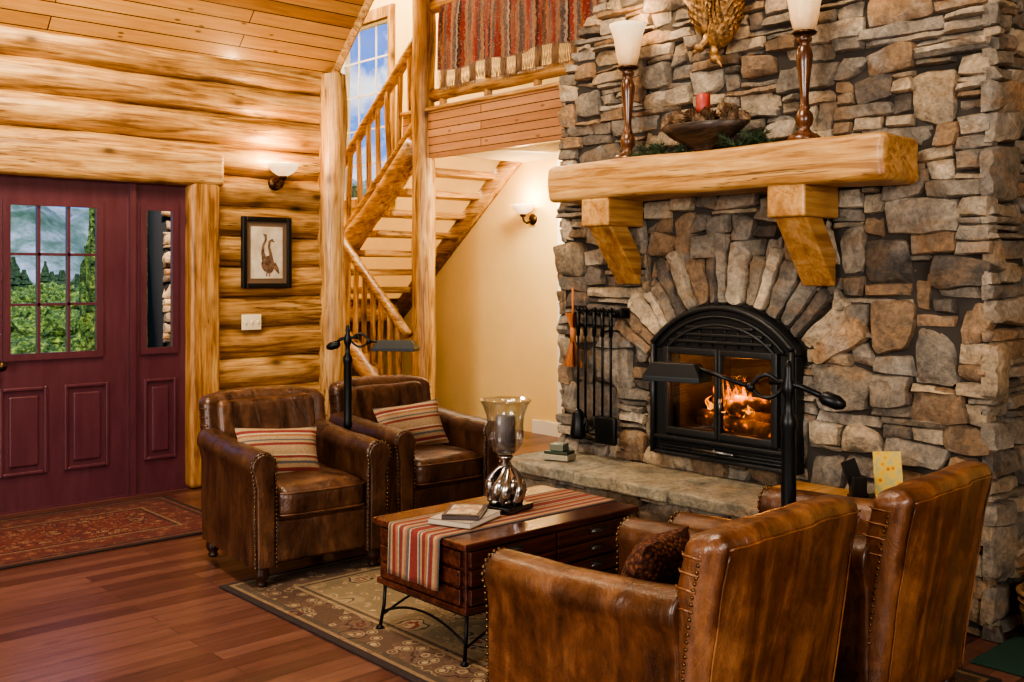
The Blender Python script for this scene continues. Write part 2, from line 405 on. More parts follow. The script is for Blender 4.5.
# ---------------------------------------------------------------- stone chimney
PAL=[((.225,.198,.165),6),((.285,.248,.20),6),((.178,.160,.138),5),((.34,.28,.205),4.5),((.235,.165,.108),4),((.115,.10,.088),2.6),((.28,.19,.118),2),((.39,.335,.26),2.2)]
def pick():
    t=R.random()*sum(w for _,w in PAL)
    for c,w_ in PAL:
        t-=w_
        if t<=0: break
    k=R.uniform(.76,1.2); return tuple(x*k for x in c)
def frame(O,a,b,n_):
    O,a,b,n_=map(Vector,(O,a,b,n_))
    return lambda p,q,h: tuple(O+a*p+b*q+n_*h)
def stone(mm,fr,poly,prot,seed,col=None,res=.034):
    w_=max(math.dist(poly[0],poly[1]),math.dist(poly[3],poly[2])); h_=max(math.dist(poly[0],poly[3]),math.dist(poly[1],poly[2]))
    nx=max(3,int(w_/res)); ny=max(2,int(h_/res))
    ex=min(.2,.008/w_); ey=min(.2,.008/h_)
    us=[0,ex]+[ex+(1-2*ex)*i/nx for i in range(1,nx)]+[1-ex,1]
    vs=[0,ey]+[ey+(1-2*ey)*i/ny for i in range(1,ny)]+[1-ey,1]
    big=min(w_,h_)>.12
    tx,ty=R.uniform(-.014,.014),R.uniform(-.014,.010)
    V=[];F=[];A=len(us);B=len(vs)
    cx=sum(p[0] for p in poly)/4; cy=sum(p[1] for p in poly)/4
    def pt(u,v):
        x=(poly[0][0]*(1-u)+poly[1][0]*u)*(1-v)+(poly[3][0]*(1-u)+poly[2][0]*u)*v
        y=(poly[0][1]*(1-u)+poly[1][1]*u)*(1-v)+(poly[3][1]*(1-u)+poly[2][1]*u)*v
        cu=abs(2*u-1);cv=abs(2*v-1)
        am=.022 if big else .011
        x+=noise.noise((x*11+seed,y*11,seed))*am; y+=noise.noise((x*9,y*13+seed,7))*am*.8
        k=max(0,cu*cv-.62)*(.50 if big else .28)
        rr=min(w_,h_)/max(w_,h_)
        x+=(cx-x)*k*(rr if w_>h_ else 1)*.6; y+=(cy-y)*k*.7
        return x,y
    for j,v_ in enumerate(vs):
        for i,u in enumerate(us):
            x,y=pt(u,v_)
            edge=(i in(0,A-1)) or (j in (0,B-1))
            dome=(1-(2*u-1)**4)*(1-(2*v_-1)**4)*(.018 if big else .006)
            h=prot+dome+tx*(2*u-1)+ty*(2*v_-1)+noise.noise((x*15+seed,y*24,seed*.7))*.018+noise.noise((x*42,y*50,seed))*.008
            if edge: h-=.015
            V.append(fr(x,y,h))
    for j in range(B-1):
        for i in range(A-1): F.append((j*A+i,j*A+i+1,(j+1)*A+i+1,(j+1)*A+i))
    loop=[i for i in range(A)]+[j*A+A-1 for j in range(1,B)]+[(B-1)*A+i for i in range(A-2,-1,-1)]+[j*A for j in range(B-2,0,-1)]
    o=len(V)
    for idx in loop:
        j,i=divmod(idx,A); x,y=pt(us[i],vs[j]); V.append(fr(x,y,-.03))
    L=len(loop)
    for k in range(L): F.append((loop[(k+1)%L],loop[k],o+k,o+(k+1)%L))
    mm.add((V,F),col=col or pick())
def pack(a0,a1,b0,b1,valid,ca=.046,cb=.030,bigfn=None):
    nA=int(round((a1-a0)/ca)); nB=int(round((b1-b0)/cb)); ca=(a1-a0)/nA; cb=(b1-b0)/nB
    occ=[[not valid(a0+(i+.5)*ca,b0+(j+.5)*cb) for i in range(nA)] for j in range(nB)]
    out=[]
    for j in range(nB):
        for i in range(nA):
            if occ[j][i]: continue
            bp=.05 if bigfn is None else bigfn(a0+i*ca,b0+j*cb)
            if R.random()<bp: w_,h_=R.randint(4,7),R.randint(4,8)
            elif R.random()<.46: w_,h_=R.randint(3,9),R.choice((1,1,2,2))
            else: w_,h_=R.randint(2,7),R.choice((2,2,3,3,4))
            w2=0
            while w2<w_ and i+w2<nA and not occ[j][i+w2]: w2+=1
            if i+w2+1<nA and not occ[j][i+w2] and (i+w2+1>=nA or occ[j][i+w2+1]): w2+=1
            h2=1
            while h2<h_ and j+h2<nB and all(not occ[j+h2][i+k] for k in range(w2)): h2+=1
            for y in range(h2):
                for x in range(w2): occ[j+y][i+x]=True
            out.append((a0+i*ca,a0+(i+w2)*ca,b0+j*cb,b0+(j+h2)*cb))
    return out
CY=3.02; AC=.748
CY0,CY1=1.76,4.20
def shoulder(z):
    if z<2.57: return 4.2
    return max(3.62,4.2-(z-2.57)*.77)
def vfront(y,z):
    if y>shoulder(z): return False
    if abs(y-CY)<.37 and .58<z<1.24: return False
    dy,dz=y-CY,z-AC; r=math.hypot(dy,dz); an=abs(math.degrees(math.atan2(dy,dz)))
    if an<52 and r<.80: return False
    return True
ch=M()
fr=frame((4.18,0,0),(0,1,0),(0,0,1),(-1,0,0))
def bigfn(y,z):
    if z<1.75: return .24 if y>2.05 else .12
    return .035
s_i=0
def jq(a,b,c,d,j=.011):
    q=lambda:R.uniform(-j,j)
    jj=min(1,(d-c)/.08)
    if (d-c)>.12: j2=.026; q=lambda:R.uniform(-j2,j2)
    return [(a+q(),c+q()*jj),(b+q(),c+q()*jj),(b+q(),d+q()*jj),(a+q(),d+q()*jj)]
for (a,b,c,d_) in pack(CY0,CY1,0,4.6,vfront,bigfn=bigfn):
    s_i+=1; stone(ch,fr,jq(a,b,c,d_),R.uniform(.012,.05),s_i*.37)
nv=18; a0=-60;a1=60
cuts=[a0]
for i in range(nv): cuts.append(cuts[-1]+R.uniform(.6,1.4))
tot=cuts[-1]-a0; cuts=[a0+(c-a0)/tot*(a1-a0) for c in cuts]
for i in range(nv):
    u0,u1=math.radians(cuts[i]+.2),math.radians(cuts[i+1]-.2); r0=.565; r1=R.uniform(.80,.91)
    P=lambda r,u:(CY+r*math.sin(u),AC+r*math.cos(u))
    q=lambda:R.uniform(-.014,.014)
    s_i+=1; stone(ch,fr,[P(r0,u0),P(r0,u1),P(r1+q(),u1+q()),P(r1+q(),u0+q())][::1],R.uniform(.035,.06),s_i*.37,res=.035)
fr2=frame((0,1.76,0),(1,0,0),(0,0,1),(0,-1,0))
for (a,b,c,d_) in pack(4.14,5.6,0,4.6,lambda x,z:True):
    s_i+=1; stone(ch,fr2,jq(a,b,c,d_),R.uniform(.0,.03),s_i*.37)
fr3=frame((0,4.18,0),(-1,0,0),(0,0,1),(0,1,0))
for (a,b,c,d_) in pack(-5.2,-4.16,0,2.5,lambda x,z:True):
    s_i+=1; stone(ch,fr3,jq(a,b,c,d_),R.uniform(.0,.02),s_i*.37,res=.08)
hy0,hy1,hz0,hz1=CY-.335,CY+.335,.66,1.08
bk=M()
bk.add(box(4.17,5.6,1.78,hy0,0,2.55));bk.add(box(4.17,5.6,hy1,4.17,0,2.55));bk.add(box(4.17,5.6,hy0,hy1,0,hz0));bk.add(box(4.17,5.6,hy0,hy1,hz1,2.55));bk.add(box(4.75,5.6,hy0,hy1,hz0,hz1))
bk.add(prism([(1.78,2.55),(4.17,2.55),(3.61,3.32),(3.61,5.98),(1.78,5.98)],4.17,5.6,'x'))
ch.add((bk.v,bk.f),mi=1)
ch.obj('stone_chimney',[stone_m,mortar_m],col=True,angle=40)
he=empty('fireplace_hearth')
hs=M(); frh=frame((3.76,0,0),(0,1,0),(0,0,1),(-1,0,0))
for (a,b,c,d_) in pack(1.95,4.15,0,.40,lambda y,z:True): s_i+=1; stone(hs,frh,jq(a,b,c,d_),R.uniform(.0,.02),s_i*.37)
frr=frame((0,1.98,0),(1,0,0),(0,0,1),(0,-1,0))
for (a,b,c,d_) in pack(3.76,4.14,0,.40,lambda y,z:True): s_i+=1; stone(hs,frr,jq(a,b,c,d_),R.uniform(.0,.02),s_i*.37)
hs.add(box(3.775,4.16,1.99,4.12,0,.40),mi=1)
hs.obj('hearth_base',[stone_m,mortar_m],he,col=True,angle=50)
sl_=M(); ys=[1.92,2.5,3.02,3.62,4.18]
for i in range(4):
    sd=i*5.1
    def fnn(x,y,z,sd=sd): 
        return (x+noise.noise((y*6,z*9,sd))*.014*(1 if x<3.9 else 0),y,z+noise.noise((x*7,y*7,3))*.005)
    sl_.add(rbox(3.68,4.14,ys[i]+.003,ys[i+1]-.003,.402,.465,.012,n=11,k=2,fn=fnn),col=[(.27,.245,.18),(.24,.215,.165),(.29,.26,.19),(.25,.23,.18)][i])
sl_.obj('hearth_slab',stone_m,he,col=True,angle=50)

# ---------------------------------------------------------------- fireplace insert
fi=empty('fireplace_insert',(4.10,CY,0))
def arcpts(r,half,cz,n_=28):
    return [(r*math.sin(t),cz+r*math.cos(t)) for t in [(-half+2*half*i/n_) for i in range(n_+1)]]
hw=.42; RA=.555; ha=math.asin(hw/RA)
m=M()
arc=arcpts(RA,ha,AC)
poly=[(-hw,1.08)]+arc+[(hw,1.08)]
m.add(prism(poly,-.02,.05,'x'))
m.add(box(-.02,.05,-hw,-.335,.54,1.08)); m.add(box(-.02,.05,.335,hw,.54,1.08)); m.add(box(-.02,.05,-.335,.335,.54,.66))
m.obj('surround',iron2,fi,smooth=False,bevel=.006)
m=M()
for rr,th in ((RA-.012,.014),(RA-.055,.008),(RA-.095,.008)):
    h2=ha
    h2=min(h2,math.asin((hw-.012-(RA-.012-rr))/rr))
    m.add(sweep([(-.035,y,z) for y,z in arcpts(rr,h2,AC)],th,8))
for s in (-1,1): m.add(sweep([(-.035,s*(hw-.014),.55),(-.035,s*(hw-.014),1.10)],.014,8))
for k in range(3):
    z=1.115+.035*k; wv=.30-.05*k
    m.add(rbox(-.04,-.015,-wv,wv,z,z+.016,.005,n=2,k=2))
for k in range(10):
    y=-.34+.68*k/9; zt=AC+math.sqrt((RA-.10)**2-min(y*y,.19)); m.add(sweep([(-.03,y,1.10),(-.03,y,max(1.11,min(zt,1.26)))],.004,5))
m.add(rbox(-.05,-.01,-.39,.39,.545,.565,.006,n=2,k=2)); m.add(rbox(-.05,-.01,-.39,.39,.625,.645,.006,n=2,k=2))
for k in range(3): m.add(rbox(-.036,-.015,-.36,.36,.572+.017*k,.58+.017*k,.003,n=1,k=1))
m.obj('mouldings',iron2,fi)
for s in (-1,1):
    m=M(); y0,y1=(0.002,.335) if s>0 else (-.335,-.002)
    z0,z1=.655,1.09
    t_=.034; ti=.016
    ya,yb=(y0+ti,y1-t_) if s>0 else (y0+t_,y1-ti)
    m.add(rbox(-.045,-.012,y0,ya,z0,z1,.005,n=1,k=2));m.add(rbox(-.045,-.012,yb,y1,z0,z1,.005,n=1,k=2))
    m.add(rbox(-.045,-.012,ya-.005,yb+.005,z0,z0+t_,.006,n=1,k=2));m.add(rbox(-.045,-.012,ya-.005,yb+.005,z1-t_,z1,.006,n=1,k=2))
    m.obj('door_frame',iron2,fi)
    M().add(box(-.026,-.023,ya,yb,z0+t_,z1-t_)).obj('door_glass',N_,fi,smooth=False)
m=M(); m.add(sweep([(-.05,-.05,.79),(-.08,-.05,.79),(-.09,-.05,.80),(-.09,-.05,.86)],.008,8)); m.add(sweep([(-.05,0,.60),(-.075,0,.60)],.012,10)); m.add(sweep([(-.075,-.12,.60),(-.075,.12,.60)],.008,8))
m.obj('handle',steel,fi)
firebrick=mat('sooty_firebrick',(.05,.036,.026),.9)
m=M()
m.add(box(.05,.50,.30,.332,.665,1.07)); m.add(box(.05,.50,-.332,-.30,.665,1.07)); m.add(box(.48,.51,-.33,.33,.665,1.07)); m.add(box(.05,.50,-.33,.33,.662,.68)); m.add(box(.05,.50,-.33,.33,1.06,1.075))
m.obj('firebox',firebrick,fi,smooth=False)
bark=mat('charred_log',(.06,.035,.02),.9,em=(1,.25,.03),es=.0)
n=N(bark); ff=n.noise(n.coord(),22,5); n.l(n.ramp(ff,[(.58,g(0)),(.68,(1,.22,.02))]),n.b.inputs['Emission Color']); n.b.inputs['Emission Strength'].default_value=2.2; n.base(n.ramp(ff,[(.3,(.05,.032,.022)),(.6,(.34,.23,.14))]))
m=M()
m.add(logm((.12,-.23,.715),(.15,.24,.72),.042,seed=3,n=8)); m.add(logm((.28,-.22,.72),(.26,.22,.73),.05,seed=4,n=8)); m.add(logm((.10,-.02,.79),(.30,.22,.80),.04,seed=5,n=8)); m.add(logm((.26,-.22,.80),(.12,.02,.82),.036,seed=6,n=8))
m.obj('burning_logs',bark,fi)
flame=bpy.data.materials.new('flame'); flame.use_nodes=True; n=N(flame)
v=n.coord(); z=n.sep(v)[2]
rp=n.ramp(n.math('MULTIPLY',n.math('SUBTRACT',z,.74),5),[(0,(1,.58,.16)),(.4,(1,.30,.035)),(1,(.85,.10,.01))])
n.b.inputs['Base Color'].default_value=(0,0,0,1); n.l(rp,n.b.inputs['Emission Color']); n.b.inputs['Emission Strength'].default_value=4.2
al=n.ramp(n.noise(n.coord(scale=(1,1,.5)),26,4,.6,1),[(.46,g(.02)),(.66,g(.8))]); n.l(al,n.b.inputs['Alpha'])
m=M()
for k in range(22):
    y=R.gauss(.06,.065); x=R.uniform(.09,.22); hh=max(.035,R.uniform(.08,.18)*(1-abs(y-.05)*4.5)); z0=.75+R.uniform(0,.06)
    pth=[];rd=[]
    for i in range(9):
        t=i/8; pth.append((x+.01*math.sin(t*5+k),y+.018*math.sin(t*6+k*2)*t,z0+hh*t)); rd.append(.014*(math.sin(pi*min(1,t*.8+.2))**1.1 if t<.99 else 0)*(1-t)**.5+.001)
    m.add(sweep(pth,[abs(q) for q in rd],8))
m.obj('flames',flame,fi)

# ---------------------------------------------------------------- mantel
mt=empty('fireplace_mantel',(3.985,3.01,0))
def mf(x,y,z): return (x+noise.noise((y*2,z*3,1))*.014,y+noise.noise((x*9,z*9,4))*.012,z+noise.noise((y*1.6,x*3,5))*.016)
M().add(rbox(-.15,.15,-.97,.97,1.835,2.03,.034,n=18,k=3,fn=mf)).obj('mantel_beam',mantel_m,mt)
for yc in (-.50,.63):
    m=M()
    m.add(rbox(-.13,.15,yc-.095,yc+.095,1.70,1.845,.012,n=3,k=2))
    m.add(prism([(-.10,1.705),(.04,1.705),(.15,1.55),(.15,1.40),(.13,1.40)],yc-.08,yc+.08,'y'))
    m.obj('corbel',corbel_m,mt,smooth=False,bevel=.010)

# ---------------------------------------------------------------- mantel items
def mantel_lamp(y):
    e=empty('mantel_torch_lamp',(3.99,y,2.035))
    prof=[(0,0),(.075,0),(.078,.012),(.06,.03),(.03,.045),(.022,.06),(.034,.075),(.04,.10),(.034,.125),(.02,.14),(.026,.15),(.02,.16),(.018,.2),(.024,.27),(.033,.34),(.037,.38),(.03,.41),(.018,.43),(.03,.44),(.034,.455),(.02,.468),(.02,.475)]
    M().add(lathe(prof,24)).obj('stem',turned,e)
    M().add(lathe([(.0,.468),(.045,.47),(.055,.48),(.05,.485),(0,.486)],24)).obj('cup',bronze,e)
    M().add(lathe([(.035,.485),(.048,.50),(.058,.54),(.065,.59),(.074,.64),(.088,.68),(.096,.70),(.091,.70),(.084,.68),(.060,.59),(.051,.54),(.03,.5)],36,wob=lambda a,z:1+.03*math.cos(12*a))).obj('shade',torch_shade,e)
    l=bpy.data.lights.new('bulb','POINT'); l.energy=7; l.color=(1,.66,.34); l.shadow_soft_size=.05
    o=bpy.data.objects.new('bulb',l); COL.objects.link(o); o.parent=e; o.location=(0,0,.80)
mantel_lamp(3.53); mantel_lamp(2.50)
bw=empty('pinecone_bowl',(3.975,3.04,2.035))
bowlm=wood('dark_carved_bowl',(.02,.012,.009),(.05,.03,.02),(.10,.06,.04),axis=1,fine=2,rough=.5,knots=0,bump=.4,checks=0)
M().add(lathe([(0,0),(.06,0),(.065,.02),(.12,.045),(.20,.085),(.255,.125),(.245,.13),(.19,.10),(.10,.06),(0,.045)],36,wob=lambda a,z:(1-.42*abs(math.cos(a)))*(1+.03*math.sin(3*a)))).obj('bowl',bowlm,bw)
conem=mat('pinecone_brown',(.13,.07,.035),.7); n=N(conem); n.base(n.ramp(n.noise(n.coord(),40,4),[(.3,(.06,.03,.015)),(.7,(.32,.20,.11))]))
def pinecone(m,c,r,ax):
    q=Vector((0,0,1)).rotation_difference(Vector(ax).normalized()).to_matrix().to_4x4()
    xf=Matrix.Translation(c)@q
    m.add(ball(0,0,0,r*.6,r*.6,r*1.15,8,6),xf)
    for k in range(60):
        t=k/60; z=-1.1+2.2*t; rad=math.sqrt(max(.03,1-(z/1.2)**2))*r*.95; a=k*2.4
        d_=Vector((math.cos(a),math.sin(a),.5)); s=Vector((-math.sin(a),math.cos(a),0)); b=Vector((math.cos(a)*rad*.5,math.sin(a)*rad*.5,z*r))
        tip=b+d_*rad*.62; w_=r*.26
        m.add(([b-s*w_*.5,b+s*w_*.5,tip+s*w_,tip+d_*r*.15,tip-s*w_],[(0,1,2,3,4)]),xf)
m=M()
for k in range(22):
    a=k*2.4; rr=.05+.16*math.sqrt((k%11)/11+.05); 
    pinecone(m,(rr*.40*math.cos(a),rr*1.1*math.sin(a),.135+.028*(k>10)+R.uniform(0,.012)),.032,(R.uniform(-1,1),R.uniform(-1,1),R.uniform(.2,1)))
m.obj('pinecones',conem,bw,smooth=False)
M().add(lathe([(0,0),(.034,0),(.034,.135),(.028,.14),(.012,.132),(0,.132)],20,0,.0,.14)).add(sweep([(0,0,.265),(0,0,.29)],.002,6)).obj('candle',mat('red_wax',(.36,.05,.04),.45),bw)
gm=mat('pine_needles',(.035,.085,.03),.6); n=N(gm); n.base(n.ramp(n.noise(n.coord(),20,3),[(.35,(.012,.035,.014)),(.7,(.06,.10,.045))]))
def sprig(m,p0,p1,L=.04,cnt=80):
    p0,p1=Vector(p0),Vector(p1); mid=(p0+p1)/2+Vector((0,0,.015))
    pts=bez(p0,mid,p1,8); m.add(sweep(pts,.0025,5))
    for k in range(cnt):
        t=R.random(); i=min(7,int(t*8)); b=pts[i].lerp(pts[i+1],t*8-i); ax=(pts[i+1]-pts[i]).normalized()
        d_=Vector((R.gauss(0,1),R.gauss(0,1),R.gauss(.1,.6))).normalized(); d_=(d_+ax*.8).normalized()
        s=d_.cross(Vector((R.random(),R.random(),R.random()))).normalized()*.0018
        m.add(([b-s,b+s,b+d_*L*R.uniform(.6,1)],[(0,1,2)]))
m=M()
for k in range(32):
    y=R.choice((R.uniform(2.66,2.86),R.uniform(3.14,3.40)))
    x=R.uniform(3.9,4.06); sgn=R.choice((-1,1)); sprig(m,(x,y,2.045),(x+R.uniform(-.06,.05),y+sgn*R.uniform(.06,.12),2.05+R.uniform(.0,.05)))
m.obj('pine_garland',gm,smooth=False)

# carved hanging game-birds ornament
ob=empty('carved_pheasant_ornament',(4.08,3.05,2.70))
gold=mat('gilded_bronze',(.36,.20,.07),.45,.5); n=N(gold); n.base(n.ramp(n.noise(n.coord(),30,4),[(.3,(.05,.025,.012)),(.65,(.36,.20,.075))]))
m=M()
def feather(m,xf,b,d_,s,L,w_):
    b=Vector(b);d_=Vector(d_).normalized();s=Vector(s).normalized(); nn=d_.cross(s)*.006
    m.add(([b,b+d_*L*.4+s*w_,b+d_*L*.8+s*w_*.8,b+d_*L+nn,b+d_*L*.8-s*w_*.8,b+d_*L*.4-s*w_,b+d_*L*.5+nn],[(0,1,6),(1,2,6),(2,3,6),(3,4,6),(4,5,6),(5,0,6)]),xf)
for (yo,zo,sy,sz,tl,sd) in ((-.060,-.03,.078,.145,.38,-1),(.055,.03,.072,.135,-.30,1)):
    xf=Matrix.Translation((-.01,yo,zo))@Matrix.Rotation(tl,4,'X')
    m.add(ball(0,0,0,.065,sy,sz,18,14),xf)
    for k in range(170):
        t=k/170; z=-sz*.95+2*sz*.95*t; a=k*2.4
        rr=math.sqrt(max(.02,1-(z/sz)**2)); b=(.066*rr*math.cos(a),sy*1.02*rr*math.sin(a),z)
        feather(m,xf,b,(math.cos(a)*.22,math.sin(a)*.22,1),(-math.sin(a),math.cos(a),0),.034,.013)
    m.add(sweep(bez((0,0,-sz*.75),(-.02,.01*sd,-sz*1.12),(-.035,.040*sd,-sz*1.22),8),[.042,.034,.026,.022,.020,.020,.021,.022,.021],10),xf)
    hp=Vector((-.036,.050*sd,-sz*1.24)); m.add(ball(hp.x,hp.y,hp.z,.025,.030,.024,12,8),xf)
    m.add(sweep([hp,hp+Vector((-.008,.034*sd,-.012)),hp+Vector((-.008,.056*sd,-.028))],[.015,.009,.001],8),xf)
    m.add(ball(hp.x-.021,hp.y+.006*sd,hp.z+.006,.004),xf)
    for k in range(8):
        a=-.1+.11*k; feather(m,xf,(-.055,.02*sd,-.07+.016*k),(-.02,sd*math.sin(a)*.75,math.cos(a)),(0,1,-.3),.115,.013)
    for k in range(7): feather(m,xf,(-.02,0,sz*.8),(-.05,.08*(k-3),1),(0,1,0),.12-.01*abs(k-3),.012)
m.add(sweep([(.0,-.02,.10),(.01,0,.26)],.005,6)); m.add(sweep([(.0,.03,.12),(.01,0,.26)],.005,6))
m.obj('birds',gold,ob,smooth=False)

# ---------------------------------------------------------------- fire tools
ft=empty('fireplace_tool_set',(4.08,3.83,0))
m=M()
m.add(rbox(-.005,.03,-.20,.14,1.235,1.265,.006,n=2,k=1)); m.add(rbox(-.03,.04,-.20,-.185,1.22,1.275,.004,n=1,k=1));
for i in range(6):
    y=-.17+i*.058; m.add(sweep(bez((.0,y,1.24),(-.05,y,1.22),(-.05,y,1.25),6),.005,6))
for i,y in enumerate((-.14,-.08,-.02,.045,.10)):
    m.add(sweep([(-.045,y,1.25),(-.045,y,.68)],.0065,8)); m.add(sweep([(-.045,y,1.25),(-.045,y,1.12)],.011,8)); m.add(ball(-.045,y,1.265,.013))
    if i in (0,1):
        m.add(rbox(-.065,-.035,y-.045,y+.045,.55,.70,.015,n=2,k=2))
    if i==2: m.add(sweep(bez((-.045,y,.69),(-.045,y-.02,.60),(-.06,y+.04,.62),6),.007,8))
    if i==3: m.add(sweep([(-.045,y,.68),(-.045,y+.02,.60)],.008,8)); m.add(sweep([(-.045,y,.68),(-.045,y-.02,.60)],.008,8))
    if i==4: m.add(lathe([(.012,.72),(.03,.70),(.045,.58),(.04,.56),(0,.56)],14,-.045,y,0))
m.obj('iron_tools',iron,ft)
br=M()
for k in range(220):
    a=R.random()*2*pi; rr=R.random(); b=Vector((-.03,.155,1.12)); tpt=Vector((-.03+.035*rr*math.cos(a),.155+.065*rr*math.sin(a),.96+R.uniform(-.02,.01))); s=Vector((math.sin(a),math.cos(a),0))*.0022
    br.add(([b+(tpt-b)*.1-s,b+(tpt-b)*.1+s,tpt+s,tpt-s],[(0,1,2,3)]))
    tp2=Vector((-.03+.03*rr*math.cos(a),.155+.055*rr*math.sin(a),1.24)); br.add(([b-s,b+s,tp2+s,tp2-s],[(0,1,2,3)]))
br.add(sweep([(-.03,.155,1.16),(-.03,.155,1.38)],.007,8)); br.add(sweep([(-.03,.155,1.08),(-.03,.155,1.16)],.016,8))
br.obj('straw_broom',mat('broom_straw',(.42,.15,.05),.8),ft)

# ---------------------------------------------------------------- stair + loft
se=empty('log_staircase')
nos=lambda y:2.70-(y-7.1)*.81
st=M()
for i in range(8):
    y=7.22+i*.225; z=nos(y)
    st.add(rbox(5.55,6.49,y-.10,y+.15,z-.065,z,.02,n=3,k=2),mi=0)
def strg(x0,x1,ya,yb,off,hgt,f_): 
    return prism([(ya,f_(ya)+off),(yb,f_(yb)+off),(yb,f_(yb)+off-hgt),(ya,f_(ya)+off-hgt)],x0,x1,'x')
st.add(strg(6.42,6.495,7.05,8.95,-.04,.20,nos),mi=1)
st.add(logm((5.55,7.42,nos(7.42)+.17),(5.55,8.95,nos(8.95)+.17),.105,seed=40,n=10),mi=1)
st.add(box(4.32,6.49,8.95,10.38,1.10,1.20),mi=1)
st.add(logm((4.32,8.98,1.05),(6.49,8.98,1.05),.09,seed=41,n=10),mi=0)
for i in range(6):
    y=7.5+i*.24; z=(i+1)*.171
    st.add(rbox(4.42,5.40,y-.13,y+.15,z-.07,z,.02,n=3,k=2),mi=0)
st.add(logm((5.42,7.30,.10),(5.42,8.98,1.22),.10,seed=42,n=10),mi=1)
st.add(logm((4.42,7.30,.10),(4.42,8.98,1.22),.10,seed=43,n=10),mi=1)
st.obj('flights',[log_x,log_y],se)
rl=M()
rl.add(logm((5.55,7.36,nos(7.36)+1.1),(5.55,8.95,nos(8.95)+1.1),.05,seed=50,n=10),mi=0)
rl.add(logm((5.55,7.36,nos(7.36)+.38),(5.55,8.95,nos(8.95)+.38),.035,seed=55,n=10),mi=0)
for i in range(9):
    y=7.52+i*.165; rl.add(logm((5.55,y,nos(y)+.2),(5.55,y,nos(y)+1.1),.026,seed=60+i,n=6,seg=10),mi=1)
nl2=lambda y:.96+(y-7.42)*.80
rl.add(logm((5.42,7.36,nl2(7.36)),(5.42,8.98,nl2(8.98)),.045,seed=51,n=10),mi=0)
for i in range(11):
    y=7.5+i*.14; rl.add(logm((5.42,y,nl2(y)-.80),(5.42,y,nl2(y)),.026,seed=80+i,n=6,seg=10),mi=1)
rl.add(logm((5.42,8.98,0),(5.42,8.98,2.2),.09,seed=90,n=8),mi=1)
rl.add(logm((5.55,8.98,1.2),(5.55,8.98,2.6),.07,seed=91,n=8),mi=1)
rl.obj('stair_railing',[log_y,log_z],se)
M().add(logm((5.56,7.33,0),(5.56,7.33,4.3),.105,seed=92,n=20,seg=24)).obj('newel_post',log_z,se)
le=empty('log_loft')
lf=M()
lf.add(box(5.6,XW,4.3,7.08,2.50,2.86),mi=1)
lf.add(box(5.54,5.6,4.25,7.62,2.48,2.90),mi=0)
lf.add(rbox(5.51,5.66,4.25,7.62,2.89,2.925,.01,n=2,k=1),mi=2)
lf.obj('loft_floor',[fascia_m,cream,log_y],le,smooth=False)
lr=M()
lr.add(logm((5.6,4.4,3.04),(5.6,7.25,3.04),.055,seed=95,n=14),mi=0)
lr.add(logm((5.6,4.4,3.82),(5.6,7.25,3.82),.06,seed=96,n=14),mi=0)
for i in range(14): y=4.5+i*.2; lr.add(logm((5.6,y,3.05),(5.6,y,3.8),.028,seed=100+i,n=5,seg=10),mi=1)
for i in range(5): y=4.7+i*.6; lr.add(logm((5.6,y,2.92),(5.6,y,3.05),.035,seed=120+i,n=3,seg=10),mi=1)
lr.obj('loft_railing',[log_y,log_z],le)
bm_=mat('woven_wool_blanket',(.3,.1,.08),.95); n=N(bm_)
o=n.sep(n.coord()); zz=n.math('MULTIPLY',n.math('PINGPONG',n.math('MULTIPLY',o[2],1),.03),.35)
wv=n.math('MULTIPLY',n.noise(n.coord(scale=(1,4,1.2)),4,3),.07)
yy=n.math('ADD',n.math('ADD',o[1],zz),wv); fr_=n.math('FRACT',n.math('MULTIPLY',yy,1.55))
W=(.34,.27,.21);Rd=(.25,.045,.035);G=(.13,.10,.095);Tn=(.32,.18,.11);Dk=(.06,.03,.028);Or=(.34,.12,.05)
c=n.ramp(fr_,[(0,Rd),(.07,Dk),(.10,Tn),(.16,G),(.20,Rd),(.30,Or),(.34,G),(.42,Tn),(.48,Rd),(.56,Dk),(.60,W),(.64,G),(.70,Tn),(.76,Rd),(.85,G),(.9,Or),(.94,Dk)],True)
dots=n.vor(n.coord(scale=(1,1,2)),26); c=n.mix(n.math('MULTIPLY',n.ramp(dots,[(.2,g(1)),(.32,g(0))]),.5),c,W)
c=n.mix(n.ramp(n.noise(n.coord(scale=(1,6,1)),3,4),[(.45,g(0)),(.62,g(.5))]),c,Tn)
n.base(n.mix(.6,c,n.ramp(n.noise(n.coord(scale=(1,1,.3)),50,4),[(.3,g(.45)),(.7,g(1.2))]),'MULTIPLY'))
n.bump(n.noise(n.coord(),120,2),.4,.004)
wb_=empty('woven_blanket'); m=M(); NA,NB=90,16
V=[];F=[]
for j in range(NB+1):
    for i in range(NA+1):
        y=4.75+2.33*i/NA; t=j/NB; z=3.885-.67*t
        V.append((5.525-.012*math.sin(y*26)*t-.008*math.sin(y*11+1)*t+(.06*(1-t)**6),y,z+.015*math.sin(y*9)*t))
for j in range(NB):
    for i in range(NA): a=j*(NA+1)+i; F.append((a,a+1,a+NA+2,a+NA+1))
m.add((V,F)); m.obj('cloth',bm_,wb_)
m=M()
for k in range(120):
    y=4.76+2.31*k/120; zt=3.225+.015*math.sin(y*9); zb=zt-R.uniform(.13,.19)
    for dy in (-.02,.02):
        m.add(sweep([(5.515,y,zt),(5.512,y+dy*.5,(zt+zb)/2),(5.515+R.uniform(-.005,.005),y+dy,zb)],[.0025,.0025,.0035],4))
m.obj('fringe',mat('fringe_wool',(.32,.22,.15),.95),wb_)

